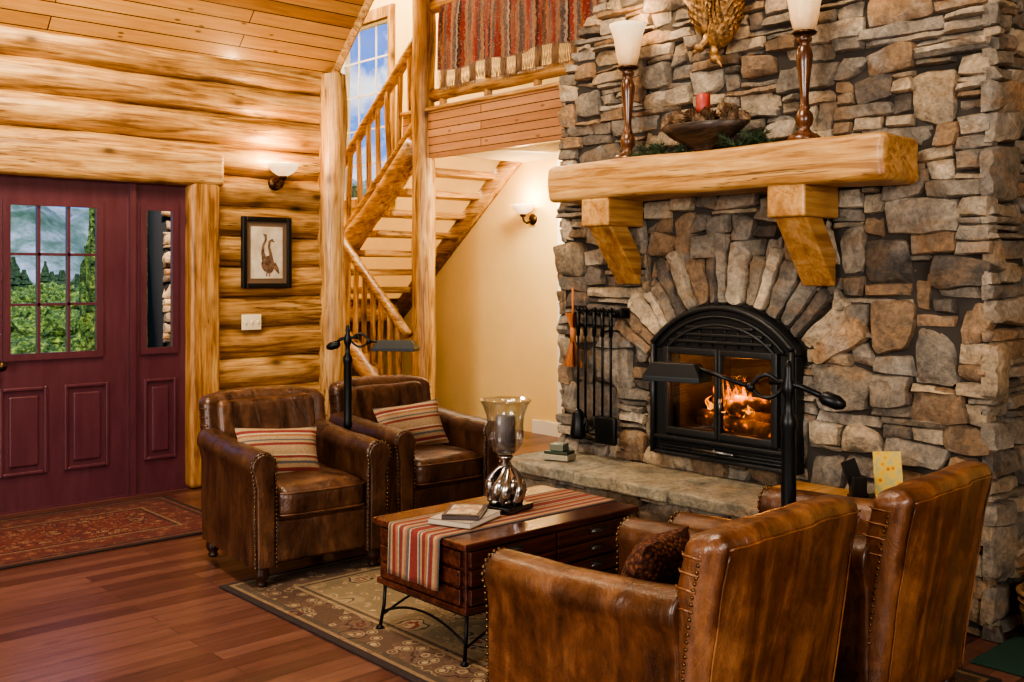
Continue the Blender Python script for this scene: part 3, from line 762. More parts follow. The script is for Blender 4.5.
# ---------------------------------------------------------------- sconces
def sconce(loc,rz,en):
    e=empty('wall_sconce',loc,rz)
    m=M(); m.add(lathe([(0,0),(.05,0),(.052,.01),(.035,.02),(.02,.03),(0,.03)],20),Matrix.Translation((0,0,0))@Matrix.Rotation(pi/2,4,'X'))
    m.add(sweep(bez((0,-.02,0),(0,-.12,-.07),(0,-.13,.02),10),.009,8)); m.add(sweep(bez((-.0,-.02,-.01),(-.03,-.06,-.05),(0,-.09,-.035),8),.006,6))
    m.add(lathe([(0,0),(.022,0),(.03,.02),(.025,.028),(0,.03)],16,0,-.13,.02)); m.obj('bracket',bronze,e)
    M().add(lathe([(.02,.04),(.05,.055),(.08,.075),(.10,.105),(.112,.13),(.108,.132),(.09,.10),(.06,.075),(.015,.055)],28,0,-.13,0)).obj('shade',shade_on,e)
    l=bpy.data.lights.new('bulb','POINT'); l.energy=en; l.color=(1,.66,.34); l.shadow_soft_size=.05
    o=bpy.data.objects.new('bulb',l); COL.objects.link(o); o.parent=e; o.location=(0,-.14,.2)
sconce((3.71,YW-.03,2.11),0,13)
sconce((XW-.005,6.90,1.96),-pi/2,9)
pc=empty('framed_goose_picture',(3.64,YW-.045,1.61))
blackf=mat('black_frame',(.012,.010,.009),.4)
m=M(); w_,h_=.195,.255
for b in ((-w_,-w_+.035,-h_,h_),(w_-.035,w_,-h_,h_),(-w_+.035,w_-.035,-h_,-h_+.035),(-w_+.035,w_-.035,h_-.035,h_)): m.add(rbox(b[0],b[1],-.02,.015,b[2],b[3],.006,n=1,k=2))
m.obj('frame',blackf,pc)
M().add(box(-.165,.165,-.002,.012,-.225,.225)).obj('mat_board',mat('tan_mat',(.16,.10,.06),.8),pc,smooth=False)
pap=mat('paper',(.55,.46,.34),.8); n=N(pap); n.base(n.ramp(n.noise(n.coord(),9,4),[(.35,(.46,.36,.25)),(.6,(.60,.52,.40))]))
M().add(box(-.125,.125,-.006,-.001,-.185,.185)).obj('paper',pap,pc,smooth=False)
ink=mat('sepia_ink',(.26,.15,.09),.8); m=M()
n=N(ink); n.base(n.ramp(n.noise(n.coord(),30,4),[(.35,(.08,.04,.025)),(.65,(.24,.14,.08))]))
def flat(pts,y): 
    return ([(p[0],y,p[1]) for p in pts],[tuple(range(len(pts)))])
def ribbon(path,wd,y):
    V=[];F=[]
    for i,p in enumerate(path):
        a=path[max(0,i-1)];b=path[min(len(path)-1,i+1)]; d_=Vector((b[0]-a[0],b[1]-a[1])).normalized(); nn=Vector((-d_.y,d_.x))*wd[i]
        V+=[(p[0]+nn.x,y,p[1]+nn.y),(p[0]-nn.x,y,p[1]-nn.y)]
    for i in range(len(path)-1): F.append((2*i,2*i+1,2*i+3,2*i+2))
    return V,F
m.add(flat([(-.055+.052*math.cos(t)+.06, -.085+.062*math.sin(t)*(1+.25*math.cos(t))) for t in [2*pi*i/24 for i in range(24)]],-.0085))
m.add(ribbon([(-.02,-.05),(-.035,.0),(-.03,.05),(-.01,.09),(-.012,.125),(-.03,.13)],[.022,.013,.009,.009,.012,.004],-.0088))
m.add(ribbon([(.03,-.06),(.028,-.01),(.015,.04),(.02,.08),(.04,.09),(.058,.075)],[.02,.012,.009,.010,.011,.004],-.0091))
m.add(ribbon([(.05,-.08),(.08,-.12),(.095,-.15)],[.02,.015,.004],-.0087)); m.add(ribbon([(0,-.14),(-.005,-.17)],[.004,.004],-.0087)); m.add(ribbon([(.02,-.14),(.02,-.172)],[.004,.004],-.0087))
m.obj('bird_drawing',ink,pc,smooth=False)
sw=M(); sw.add(rbox(3.45,3.60,YW-.045,YW-.03,1.06,1.17,.004,n=1,k=2))
for x in (3.478,3.525,3.572): sw.add(rbox(x-.006,x+.006,YW-.055,YW-.04,1.103,1.127,.003,n=1,k=1))
sw.obj('light_switch_plate',mat('ivory_plastic',(.72,.62,.42),.4))

# ---------------------------------------------------------------- armchairs
def armchair(loc,rz,lm,recl=.10):
    e=empty('leather_armchair',loc,rz)
    def wr(x,y,z,s=1): return noise.noise((x*7,y*7,z*7+s))*.006
    B0=.095
    m=M(); m.add(rbox(-.31,.31,-.35,.34,B0,.32,.025,n=6,k=3)); m.add(rbox(-.238,.238,-.365,-.33,B0+.01,.30,.018,n=6,k=3)); m.obj('seat_base',lm,e)
    def cf(x,y,z): 
        return (x,y+(.014*(x/.235)**2 if y<-.3 else 0),z+noise.noise((x*6,y*6,2))*.010)
    m=M(); m.add(rbox(-.232,.232,-.395,.24,.295,.455,.055,n=12,k=4,puff=(0,0,.02),fn=cf)); m.obj('seat_cushion',lm,e)
    m=M()
    for zz in (.425,.325):
        a,b,c,d_=-.222,.222,-.392,.2
        pts=[(a,d_,zz),(a,c+.05,zz)]+[(a+.04-.04*math.cos(t*pi/8),c+.05-.04*math.sin(t*pi/8)-.008,zz) for t in range(1,5)]+[(-.1,c-.004,zz),(0,c-.006,zz),(.1,c-.004,zz)]+[(b-.04+.04*math.sin(t*pi/8),c+.05-.04*math.cos(t*pi/8)-.008,zz) for t in range(0,4)]+[(b,c+.05,zz),(b,d_,zz)]
        m.add(sweep(pts,.005,6))
    m.obj('cushion_piping',lm,e)
    cx,cz,rr=.298,.558,.068
    prof=[(.232,B0),(.232,.3),(.234,.48)]
    a0_,a1_=math.radians(207),math.radians(-32)
    for i in range(15):
        a=a0_+(a1_-a0_)*i/14; prof.append((cx+rr*math.cos(a),cz+rr*math.sin(a)))
    prof+=[(.347,.46),(.345,.3),(.342,B0)]
    for s in (-1,1):
        n_=len(prof); ny=18; V=[];F=[]
        for j in range(ny+1):
            y=-.375+.70*j/ny
            for (x,z) in prof:
                lift=.035*(j/ny)**2*(1 if z>.4 else 0)
                V.append((s*(x+wr(x,y,z)),y,z+lift+(wr(x,y,z,5) if z>.12 else 0)))
        for j in range(ny):
            for i in range(n_-1):
                q=(j*n_+i,j*n_+i+1,(j+1)*n_+i+1,(j+1)*n_+i); F.append(q if s<0 else q[::-1])
        c0=tuple(range(n_)); F.append(c0 if s>0 else c0[::-1]); c1=tuple(ny*n_+i for i in range(n_)); F.append(c1[::-1] if s>0 else c1)
        m=M(); m.add((V,F)); m.obj('arm',lm,e,bevel=.010,angle=50)
        ins=[(x+( .010 if i<3 else (-.010 if i>=len(prof)-3 else 0)),z) for i,(x,z) in enumerate(prof)]
        ins=[((cx+(x-cx)*.86),(cz+(z-cz)*.86 if z>.47 else z)) for (x,z) in ins]
        m=M(); m.add(prism([(s*x,z) for x,z in ins],-.388,-.372,'y')); m.obj('arm_front_panel',lm,e,smooth=False,bevel=.006)
        nm=M(); pts=[((cx+(x-cx)*.93),(cz+(z-cz)*.93 if z>.47 else z)) for (x,z) in prof]
        acc=0
        for i in range(len(pts)-1):
            p,q=Vector(pts[i]),Vector(pts[i+1]); L=(q-p).length
            while acc<L:
                w_=p.lerp(q,acc/L); nm.add(ball(s*w_.x,-.379,w_.y,.006,.006,.006,7,4)); acc+=.02
            acc-=L
        nm.obj('nailheads',nail_m,e)
    T0,TH=B0,.735
    def bf(x,y,z):
        t=max(0.0,(z-T0)/TH)
        yy=y+recl*t**1.3
        yy-=.050*(abs(x)/.33)**3*(.3+.7*min(1,t))
        xx=x*(1-.02*(1-t))
        k=max(0,t-.80)/.2
        zz=z-.028*(abs(x)/.33)**3*k
        if y>.28: yy+=.011*noise.noise((x*12,z*1.6,4))+.006*noise.noise((x*24,z*2.2,9))
        if z>.74: zz+=.003*abs(math.sin(x*24))
        return (xx+wr(x,y,z)*.6,yy+wr(x,y,z,3)*.6,zz+(wr(x,y,z,8)*.6 if z>.12 else 0))
    m=M(); m.add(rbox(-.342,.342,.245,.365,B0,.835,.048,n=26,k=5,puff=(0,.008,0),fn=bf)); m.obj('back',lm,e)
    def pf(x,y,z):
        t=max(0.0,(z-T0)/TH)
        return (x,y+recl*t**1.3-.05*(abs(x)/.33)**2.6,z+noise.noise((x*7,z*7,1))*.006)
    m=M(); m.add(rbox(-.268,.268,.215,.29,.42,.795,.035,n=10,k=4,puff=(0,.010,0),fn=pf)); m.obj('back_cushion',lm,e)
    m=M(); nm=M()
    for s in (-1,1):
        for i in range(34):
            z=.13+.62*i/33; p=bf(s*.342,.318,z)
            nm.add(ball(p[0],p[1]-.0,p[2],.0052,.0052,.0052,7,4))
        for z in (.62,.67,.72,.77):
            m.add(sweep([bf(s*.325,.250,z),bf(s*.340,.27,z),bf(s*.343,.30,z),bf(s*.343,.325,z)],.0035,5))
    for zz_ in (.795,):
        pts=[]
        for i in range(25):
            x=-.31+.62*i/24; p=bf(x,.366,zz_); pts.append((p[0],p[1]+.003,p[2]))
        m.add(sweep(pts,.003,6))
    for s in (-1,1):
        pts=[]
        for i in range(25):
            z=.12+.66*i/24; p=bf(s*.305,.366,z); pts.append((p[0],p[1]+.003,p[2]))
        m.add(sweep(pts,.003,6))
    m.obj('back_seams',lm,e); nm.obj('nailheads',nail_m,e)
    m=M()
    for (x,y) in ((-.29,-.33),(.29,-.33),(-.29,.30),(.29,.30)):
        m.add(lathe([(.018,0),(.024,.005),(.026,.015),(.020,.025),(.032,.04),(.037,.06),(.031,.08),(.034,.09),(.034,.10)],14,x,y,0))
    m.obj('legs',dkwood,e)
    return e
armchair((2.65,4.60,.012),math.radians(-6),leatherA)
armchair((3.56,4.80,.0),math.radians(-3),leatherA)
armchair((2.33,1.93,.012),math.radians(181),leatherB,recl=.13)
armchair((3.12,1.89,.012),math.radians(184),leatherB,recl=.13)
def pillow(name,loc,rot,w_,h_,T,mt_):
    n_=18; V=[];F=[]
    for s in (1,-1):
        for j in range(n_+1):
            for i in range(n_+1):
                u=2*i/n_-1; v=2*j/n_-1
                th=T*max(0.0,(1-abs(u)**2.6)*(1-abs(v)**2.6))**.55
                ex=1-.07*(1-v*v)*abs(u)**3; ey=1-.07*(1-u*u)*abs(v)**3
                V.append((u*w_/2*ex,s*th+.004*noise.noise((u*3,v*3,s)),v*h_/2*ey))
    k=(n_+1)**2
    for j in range(n_):
        for i in range(n_):
            a=j*(n_+1)+i; F.append((a,a+1,a+n_+2,a+n_+1)); F.append((k+a+n_+1,k+a+n_+2,k+a+1,k+a))
    m=M(); m.add((V,F)); o=m.obj(name,mt_); o.location=loc; o.rotation_euler=rot; return o
def stripe_mat(name,axis,freq,stops,off=0):
    m=mat(name,(.5,.4,.3),.9); n=N(m); o=n.sep(n.coord())
    fr_=n.math('FRACT',n.math('ADD',n.math('MULTIPLY',o[axis],freq),off)); c=n.ramp(fr_,stops,True)
    n.base(n.mix(.35,c,n.ramp(n.noise(n.coord(),90,3),[(.3,g(.5)),(.7,g(1.2))]),'MULTIPLY')); n.bump(n.noise(n.coord(),200,2),.3,.003); return m
tan=(.33,.22,.12);red=(.20,.035,.028);gr=(.10,.09,.085);crm=(.42,.33,.21);org=(.30,.13,.06)
st1=[(0,tan),(.12,red),(.18,tan),(.24,gr),(.28,tan),(.36,org),(.42,crm),(.46,red),(.54,tan),(.64,gr),(.70,tan),(.78,red),(.84,crm),(.88,tan)]
pm=stripe_mat('striped_pillow_fabric',2,5.2,st1)
pillow('striped_throw_pillow',(2.55,4.54,.575),(math.radians(-24),math.radians(4),math.radians(-8)),.43,.26,.055,pm)
pillow('striped_throw_pillow',(3.53,4.77,.585),(math.radians(-24),math.radians(-3),math.radians(-4)),.44,.27,.055,pm)
fur=mat('rust_chenille',(.17,.05,.02),.95); n=N(fur); ff=n.vor(n.coord(),60); n.base(n.ramp(ff,[(.1,(.24,.085,.035)),(.5,(.07,.022,.01))])); n.bump(ff,1,.01)
pillow('rust_throw_pillow',(2.40,2.02,.56),(math.radians(24),0,math.radians(14)),.30,.24,.07,fur)

# ---------------------------------------------------------------- coffee table
ct=empty('drawer_coffee_table',(2.87,3.20,0.012))
m=M(); m.add(rbox(-.48,.48,-.30,.30,.425,.452,.006,n=2,k=2)); m.add(rbox(-.455,.455,-.272,.272,.195,.43,.006,n=2,k=2)); m.add(rbox(-.468,.468,-.285,.285,.185,.21,.006,n=2,k=2))
m.obj('cabinet',cherry,ct,smooth=False)
m=M(); pl=M()
for r_ in range(3):
    z0=.217+r_*.070; z1=z0+.060
    for c_ in range(2):
        x0=-.445+c_*.45; x1=x0+.44
        m.add(rbox(x0,x1,-.290,-.268,z0,z1,.006,n=2,k=2))
        xc=(x0+x1)/2
        V,F=ball(0,0,0,.032,.018,.016,14,8); V=[(p[0]+xc,p[1]-.292,max(p[2],-.004)+(z0+z1)/2) for p in V]; pl.add((V,F)); pl.add(rbox(xc-.036,xc+.036,-.296,-.289,(z0+z1)/2+.010,(z0+z1)/2+.02,.002,n=1,k=1))
    m.add(rbox(-.472,-.450,-.255,.255,z0,z1,.006,n=2,k=2))
m.obj('drawer_fronts',cherry,ct,smooth=False); pl.obj('cup_pulls',steel,ct)
m=M()
for sx in (-1,1):
    for sy in (-1,1):
        m.add(sweep([(sx*.44,sy*.26,.19),(sx*.445,sy*.262,.1),(sx*.46,sy*.27,.005)],.007,8)); m.add(lathe([(.016,0),(.014,.010),(.008,.016),(0,.016)],10,sx*.46,sy*.27,.0))
    m.add(sweep(bez((sx*.445,-.262,.07),(sx*.445,0,.19),(sx*.445,.262,.07),12),.005,8))
    m.add(sweep([(sx*.445,-.26,.18),(sx*.445,.26,.18)],.008,8))
for sy in (-1,1):
    m.add(sweep(bez((-.445,sy*.262,.06),(0,sy*.262,.25),(.445,sy*.262,.06),16),.005,8)); m.add(sweep([(-.445,sy*.26,.18),(.445,sy*.26,.18)],.008,8))
m.obj('iron_stand',iron,ct)
st2=[(0,red),(.08,crm),(.11,gr),(.2,org),(.26,tan),(.34,red),(.44,gr),(.48,crm),(.51,org),(.60,red),(.7,tan),(.76,gr),(.82,crm),(.85,red)]
rm=stripe_mat('woven_runner_fabric',1,5.2,st2)
V=[];F=[]
path=[(-.494,.27+.19*i/8) for i in range(9)]+[(-.488,.4685),(-.47,.4705)]+[(-.47+.94*i/10,.4695) for i in range(1,11)]+[(.488,.4685)]+[(.494,.46-.15*i/6) for i in range(7)]
nw=12
for i,(x,z) in enumerate(path):
    for j in range(nw+1):
        y=-.165+.33*j/nw; k=max(0,(.45-z)/.2); V.append((x+(-1 if x<0 else 1)*.006*k*(1+math.sin(y*40)),y*(1-.03*k),z))
for i in range(len(path)-1):
    for j in range(nw): a=i*(nw+1)+j; F.append((a,a+1,a+nw+2,a+nw+1))
m=M(); m.add((V,F)); o=m.obj('striped_table_runner',rm); o.location=(2.87,3.20,-.002)
md=o.modifiers.new('s','SOLIDIFY'); md.thickness=.003; md.offset=1
bk=empty('book_stack',(2.62,3.18,.472),math.radians(20))
for i,(w_,d_,h_,c,rz) in enumerate(((.25,.19,.022,(.42,.36,.28),0),(.21,.15,.018,(.07,.05,.05),.35))):
    be_=M(); z=sum((.0,.023)[:i+1])
    xf=Matrix.Rotation(rz,4,'Z')
    be_.add(box(-w_/2+.004,w_/2-.003,-d_/2+.003,d_/2-.003,z+.002,z+h_-.002),xf,mi=1); be_.add(box(-w_/2,w_/2,-d_/2,d_/2,z,z+.003),xf); be_.add(box(-w_/2,w_/2,-d_/2,d_/2,z+h_-.003,z+h_),xf); be_.add(box(-w_/2,-w_/2+.003,-d_/2,d_/2,z,z+h_),xf)
    be_.obj('book',[mat('book_cover_%d'%i,c,.4),mat('book_pages_%d'%i,(.75,.70,.6),.9)],bk,smooth=False)
cvm=mat('cover_print',(.55,.45,.33),.3); n=N(cvm); n.base(n.ramp(n.noise(n.coord(),14,3),[(.4,(.55,.47,.36)),(.55,(.22,.10,.05)),(.62,(.60,.55,.45))]))
M().add(box(-.085,.08,-.06,.06,.0418,.0425),Matrix.Rotation(.35,4,'Z')).obj('cover_art',cvm,bk,smooth=False)
hu=empty('hurricane_candle_holder',(2.87,3.22,.472),math.radians(10))
M().add(rbox(-.085,.085,-.085,.085,0,.022,.004,n=1,k=2)).obj('base',mat('black_marble',(.012,.012,.014),.12,coat=.5),hu,smooth=False)
m=M()
for k in range(7):
    a=k*2*pi/7; r0=.055; tw=R.uniform(.3,1.4)
    m.add(sweep(bez((r0*math.cos(a),r0*math.sin(a),.024),(.095*math.cos(a+tw),.095*math.sin(a+tw),.13),(.016*math.cos(a+1.6),.016*math.sin(a+1.6),.185),12),[.016,.018,.022,.026,.026,.024,.020,.016,.013,.011,.010,.009,.009],8))
    m.add(ball(.055*math.cos(a+.3),.055*math.sin(a+.3),.038,.024,.020,.016,8,6)); m.add(ball(.065*math.cos(a+.8),.065*math.sin(a+.8),.10,.022,.014,.034,8,6))
m.add(lathe([(.02,.17),(.028,.185),(.018,.20),(.034,.215),(.03,.225),(0,.228)],16)); m.obj('sculpted_stem',silver,hu)
M().add(lathe([(.0,.228),(.03,.228),(.055,.245),(.074,.275),(.078,.31),(.076,.35),(.080,.39),(.094,.43),(.110,.455),(.108,.457),(.092,.434),(.077,.392),(.073,.35),(.075,.31),(.071,.277),(.052,.248),(0,.232)],36)).obj('glass_bowl',vaseglass,hu)
M().add(lathe([(0,.235),(.042,.235),(.042,.385),(.034,.39),(.01,.382),(0,.382)],20)).obj('pillar_candle',mat('grey_wax',(.12,.10,.095),.5),hu)

# ---------------------------------------------------------------- rugs
def rugmat(name,hx,hy,bands,fieldcols,sc_=7,sc2=24):
    m=mat(name,(.3,.2,.1),.95); n=N(m); o=n.sep(n.coord())
    dx=n.math('SUBTRACT',hx,n.math('ABSOLUTE',o[0])); dy=n.math('SUBTRACT',hy,n.math('ABSOLUTE',o[1])); d_=n.math('MINIMUM',dx,dy)
    bc=n.ramp(d_,bands,True)
    ax=n.math('ABSOLUTE',o[0]); ay=n.math('ABSOLUTE',o[1]); sv=n.comb(ax,ay)
    dist=n.new('ShaderNodeVectorMath',operation='ADD'); n.l(sv,dist.inputs[0])
    nn=n.new('ShaderNodeTexNoise'); nn.inputs['Scale'].default_value=9; n.l(sv,nn.inputs['Vector'])
    scl=n.new('ShaderNodeVectorMath',operation='SCALE'); n.l(nn.outputs['Color'],scl.inputs[0]); scl.inputs['Scale'].default_value=.12; n.l(scl.outputs[0],dist.inputs[1])
    v1=n.vor(dist.outputs[0],sc_); v2=n.vor(dist.outputs[0],sc2)
    pat=n.ramp(v1,fieldcols,True)
    pat2=n.ramp(v2,[(0,fieldcols[-1][1]),(.22,fieldcols[0][1]),(.33,fieldcols[1][1]),(.5,g(.0))],True)
    fld=n.mix(n.ramp(v2,[(.30,g(.85)),(.34,g(0))]),pat,pat2)
    c=n.mix(n.ramp(d_,[(0,g(.0)),(.03,g(.28)),(.30,g(1))],True),bc,fld)
    c=n.mix(n.math('MULTIPLY',n.ramp(d_,[(0,g(0)),(.08,g(1)),(.24,g(0))],True),n.ramp(n.vor(sv,16),[(.18,g(.9)),(.24,g(0)),(.34,g(.7)),(.42,g(0))],True)),c,fieldcols[2][1])
    n.base(n.mix(.4,c,n.ramp(n.noise(n.coord(),70,3),[(.3,g(.55)),(.7,g(1.2))]),'MULTIPLY')); n.bump(n.noise(n.coord(),220,2),.5,.004)
    return m
bands=[(0,(.035,.022,.02)),(.03,(.20,.12,.065)),(.05,(.030,.018,.016)),(.08,(.065,.024,.018)),(.24,(.28,.19,.10)),(.26,(.04,.022,.018)),(.28,(.26,.18,.10)),(.30,(.23,.16,.085))]
fc=[(0,(.40,.28,.16)),(.12,(.19,.05,.03)),(.20,(.32,.235,.135)),(.30,(.050,.036,.028)),(.34,(.26,.185,.10)),(.50,(.20,.145,.08))]
hx,hy=.78,1.45
o=M().add(rbox(-hx,hx,-hy,hy,0,.012,.004,n=2,k=2)).obj('oriental_area_rug',rugmat('oriental_rug',hx,hy,bands,fc,5,17)); o.location=(2.19+hx,4.45-hy,.0005)
bands2=[(0,(.03,.015,.012)),(.03,(.15,.05,.035)),(.05,(.03,.012,.012)),(.08,(.09,.020,.016)),(.24,(.19,.12,.065)),(.26,(.03,.012,.012)),(.28,(.11,.022,.018)),(.30,(.10,.020,.016))]
fc2=[(0,(.26,.15,.08)),(.10,(.05,.02,.015)),(.18,(.20,.09,.05)),(.30,(.03,.015,.015)),(.36,(.10,.020,.016)),(.55,(.12,.028,.02))]
hx,hy=1.05,.54
o=M().add(rbox(-hx,hx,-hy,hy,0,.010,.004,n=2,k=2)).obj('entry_rug',rugmat('entry_rug',hx,hy,bands2,fc2,9,28)); o.location=(1.77,5.98,.0005)
M().add(rbox(3.85,4.9,1.15,1.71,0,.01,.004,n=2,k=2)).obj('green_floor_mat',mat('green_mat',(.010,.04,.028),.95))

# ---------------------------------------------------------------- floor lamps
def lamp(loc,rz,L=.34,Lb=.14,sl=.11,sw_=.055,dz=0):
    e=empty('iron_floor_lamp',loc,rz)
    m=M()
    m.add(lathe([(0,0),(.10,0),(.10,.012),(.06,.02),(.02,.03),(.014,.05)],24)); m.add(sweep([(0,0,.03),(0,0,.66)],.009,10))
    m.add(lathe([(.010,.60),(.022,.62),(.025,.64),(.021,.66),(.023,.80),(.021,.96),(.026,.98),(.026,1.0),(.015,1.02),(.012,1.06),(.02,1.08),(.022,1.10),(.012,1.13),(.014,1.15),(.008,1.175),(0,1.18)],16))
    m.add(sweep([(-Lb,0,1.065),(-.04,0,1.10),(0,0,1.11),(.06,0,1.11)],.009,8)); m.add(lathe([(0,-.045),(.012,-.04),(.022,-.02),(.022,.02),(.012,.035),(0,.04)],12),Matrix.Translation((-Lb,0,1.065))@Matrix.Rotation(pi/2-.3,4,'Y'))
    m.add(sweep(bez((.03,0,1.11),(.08,0,1.16),(.12,0,1.09),10),.007,8)); m.add(sweep(bez((.02,0,1.09),(.07,0,1.03),(.12,0,1.09),10),.006,8)); m.add(sweep([(.12,0,1.09),(L-.07,0,1.115+dz)],.007,8)); m.add(ball(.12,0,1.09,.015))
    m.obj('stand',iron,e)
    z1,z0=1.128+dz,1.082+dz
    top=[(L-sl*.7,-sw_*.5),(L+sl*.8,-sw_*.5),(L+sl*.8,sw_*.5),(L-sl*.7,sw_*.5)]; bot=[(L-sl,-sw_),(L+sl,-sw_),(L+sl,sw_),(L-sl,sw_)]
    V=[(x,y,z1) for x,y in top]+[(x,y,z0+.004) for x,y in bot]+[(x,y,z0-.012) for x,y in bot]
    F=[(0,1,2,3)]+[(i,4+i,4+(i+1)%4,(i+1)%4) for i in range(4)]+[(4+i,8+i,8+(i+1)%4,4+(i+1)%4) for i in range(4)]
    s=M(); s.add((V,F)); o=s.obj('shade',iron,e,smooth=False); q=o.modifiers.new('s','SOLIDIFY'); q.thickness=.004
    b=o.modifiers.new('b','BEVEL'); b.width=.008; b.segments=2
    return e
lamp((3.10,4.77,0),math.radians(-52),L=.27,Lb=.08,sl=.12,dz=-.03)
lamp((2.722,1.76,.012),math.radians(104),L=.37,Lb=.13,sl=.10,sw_=.05,dz=.025)

# ---------------------------------------------------------------- small hearth items
cb=empty('coaster_box',(3.86,3.90,.47),.3)
M().add(rbox(-.05,.05,-.075,.075,0,.03,.004,n=1,k=2)).obj('box_base',mat('bone_inlay',(.30,.26,.18),.5),cb,smooth=False)
M().add(rbox(-.045,.045,-.07,.07,.031,.046,.003,n=1,k=2)).obj('coasters',mat('dark_green_coaster',(.03,.045,.03),.4),cb,smooth=False)
M().add(rbox(-.035,.035,-.04,.04,.047,.085,.004,n=1,k=2)).obj('tin',mat('pewter_tin',(.16,.17,.13),.4,.3),cb,smooth=False)
M().add(rbox(3.76,4.02,2.00,2.56,.472,.535,.01,n=3,k=2)).obj('wooden_hearth_box',corbel_m)
ch_=empty('card_holder',(3.93,2.09,.54),-.72)
cdm=mat('yellow_floral_card',(.62,.42,.08),.5)
M().add(box(-.06,.055,-.006,.0,0,.19),Matrix.Translation((.02,0,0))@Matrix.Rotation(-.18,4,'X')).obj('card',cdm,ch_,smooth=False)
n=N(cdm); n.base(n.ramp(n.vor(n.coord(),30),[(.1,(.50,.13,.02)),(.25,(.70,.42,.03)),(.5,(.62,.45,.10)),(.8,(.40,.38,.18))]))
m=M(); m.add(rbox(-.14,.06,-.07,.05,0,.012,.003,n=1,k=1)); m.add(box(-.03,.03,-.008,.0,.0,.17),Matrix.Translation((-.10,-.01,0))@Matrix.Rotation(-.35,4,'Y')); m.add(rbox(-.15,-.09,-.05,.0,.012,.10,.006,n=1,k=1)); m.obj('stand',blackf,ch_,smooth=False)
kb=empty('kindling_basket',(4.29,1.54,.012))
wick=mat('wicker',(.26,.15,.07),.8); n=N(wick); n.bump(n.noise(n.coord(scale=(1,1,6)),14,3),.9,.02)
m=M(); m.add(lathe([(0,0),(.11,0),(.14,.05),(.155,.14),(.165,.20),(.155,.20),(.14,.12),(.12,.05),(0,.02)],28)); 
for k in range(6): m.add(sweep([( (.125+.045*k/6)*math.cos(a),(.125+.045*k/6)*math.sin(a),.02+.034*k) for a in [2*pi*i/24 for i in range(25)]],.008,6))
m.add(sweep([(.15*math.cos(a),0,.18+.17*math.sin(a)) for a in [pi*i/14 for i in range(15)]],.009,6))
m.obj('basket',wick,kb)
m=M()
for k in range(7): a=k*.9; m.add(logm((.05*math.cos(a),.05*math.sin(a),.04),(.09*math.cos(a+2),.09*math.sin(a+2),.27),.022,seed=200+k,n=4,seg=8))
m.obj('kindling',mat('firewood',(.05,.04,.035),.8),kb)

# ---------------------------------------------------------------- outdoors
gmat=mat('meadow',(.12,.22,.04),.95); n=N(gmat); n.base(n.ramp(n.noise(n.coord(),.8,8),[(.3,(.06,.13,.02)),(.55,(.22,.32,.05)),(.7,(.40,.42,.12))]))
NX=40; V=[];F=[]
for j in range(NX+1):
    for i in range(NX+1):
        x=-60+180*i/NX; y=7.0+150*j/NX; V.append((x,y,-.35+ (noise.noise((x*.05,y*.05,0))*1.0 if y>14 else 0)))
for j in range(NX):
    for i in range(NX): a=j*(NX+1)+i; F.append((a,a+1,a+NX+2,a+NX+1))
M().add((V,F)).obj('ground',gmat)
def leafmat(name,a,b,c,s=7):
    m=mat(name,b,.8); n=N(m); n.base(n.ramp(n.noise(n.coord(),s,8,.7),[(.35,a),(.5,b),(.66,c)])); n.bump(n.noise(n.coord(),14,6),1,.15); return m
leaf=leafmat('foliage',(.015,.04,.008),(.08,.15,.025),(.36,.44,.09),10)
leafd=leafmat('conifer_foliage',(.008,.025,.012),(.03,.07,.025),(.09,.14,.06))
def bush(name,x,y,z,r,h,mt_=None):
    V,F=ball(0,0,0,1,1,1,44,32); V=[Vector(p) for p in V]; V=[p*(1+.36*noise.noise(p*2.6+Vector((x,y,0)))+.24*noise.noise(p*7+Vector((y,x,0)))+.16*noise.noise(p*16+Vector((y,x,0)))) for p in V]
    M().add(([(x+p.x*r,y+p.y*r,z+p.z*h) for p in V],F)).obj(name,mt_ or leaf,smooth=False)
for (x,y,r,h) in ((5.25,13.5,.42,1.9),(3.2,11.2,.7,.30),(4.1,11.8,.6,.40),(6.0,16.5,.9,.45),(6.9,20.5,1.2,.6),(5.2,17,1,.4),(9.5,29,1.7,.9),(7.6,26,1.4,.6),(12,36,2.5,.9),(3.78,9.75,.34,1.9)):
    bush('garden_shrub',x,y,-.2+h*.35,r,h)
def conifer(x,y,r,h):
    prof=[(r*.5,0)]; L=7
    for k in range(L):
        t=k/L; prof+=[(r*(1-t)*1.05,h*(.08+.92*t)),(r*(1-t)*.62,h*(.08+.92*(t+.95/L)))]
    prof.append((0,h))
    M().add(lathe(prof,12,wob=lambda a,z:1+.22*math.sin(a*5+z*3)),Matrix.Translation((x,y,-.7))).obj('conifer_tree',leafd,smooth=False)
for k in range(26):
    y=R.uniform(60,95); x=y*R.uniform(.22,.42); conifer(x,y,R.uniform(.9,1.4),R.uniform(2.2,3.8))
for (x,y,h) in ((22,30,5.0),(25,33,5.4),(28,40,6.2),(31,47,7.0),(20,31,4.4)): conifer(x,y,1.4,h)
mm=mat('mountain_rock',(.2,.24,.30),.9); n=N(mm); n.base(n.ramp(n.noise(n.coord(),.14,9,.7),[(.40,(.035,.075,.045)),(.5,(.09,.14,.12)),(.62,(.24,.27,.32))]))
V=[];F=[];A,B=130,30
for j in range(B+1):
    for i in range(A+1):
        x=-40+200*i/A; y=110+60*j/B; hgt=max(0,math.sin(pi*j/B))*(12.0+7*noise.noise((x*.05,2,0))+5*noise.noise((x*.11,y*.1,1))+2.5*noise.noise((x*.3,y*.3,1))); V.append((x,y,-1+hgt))
for j in range(B):
    for i in range(A): a=j*(A+1)+i; F.append((a,a+1,a+A+2,a+A+1))
M().add((V,F)).obj('mountain_range',mm)
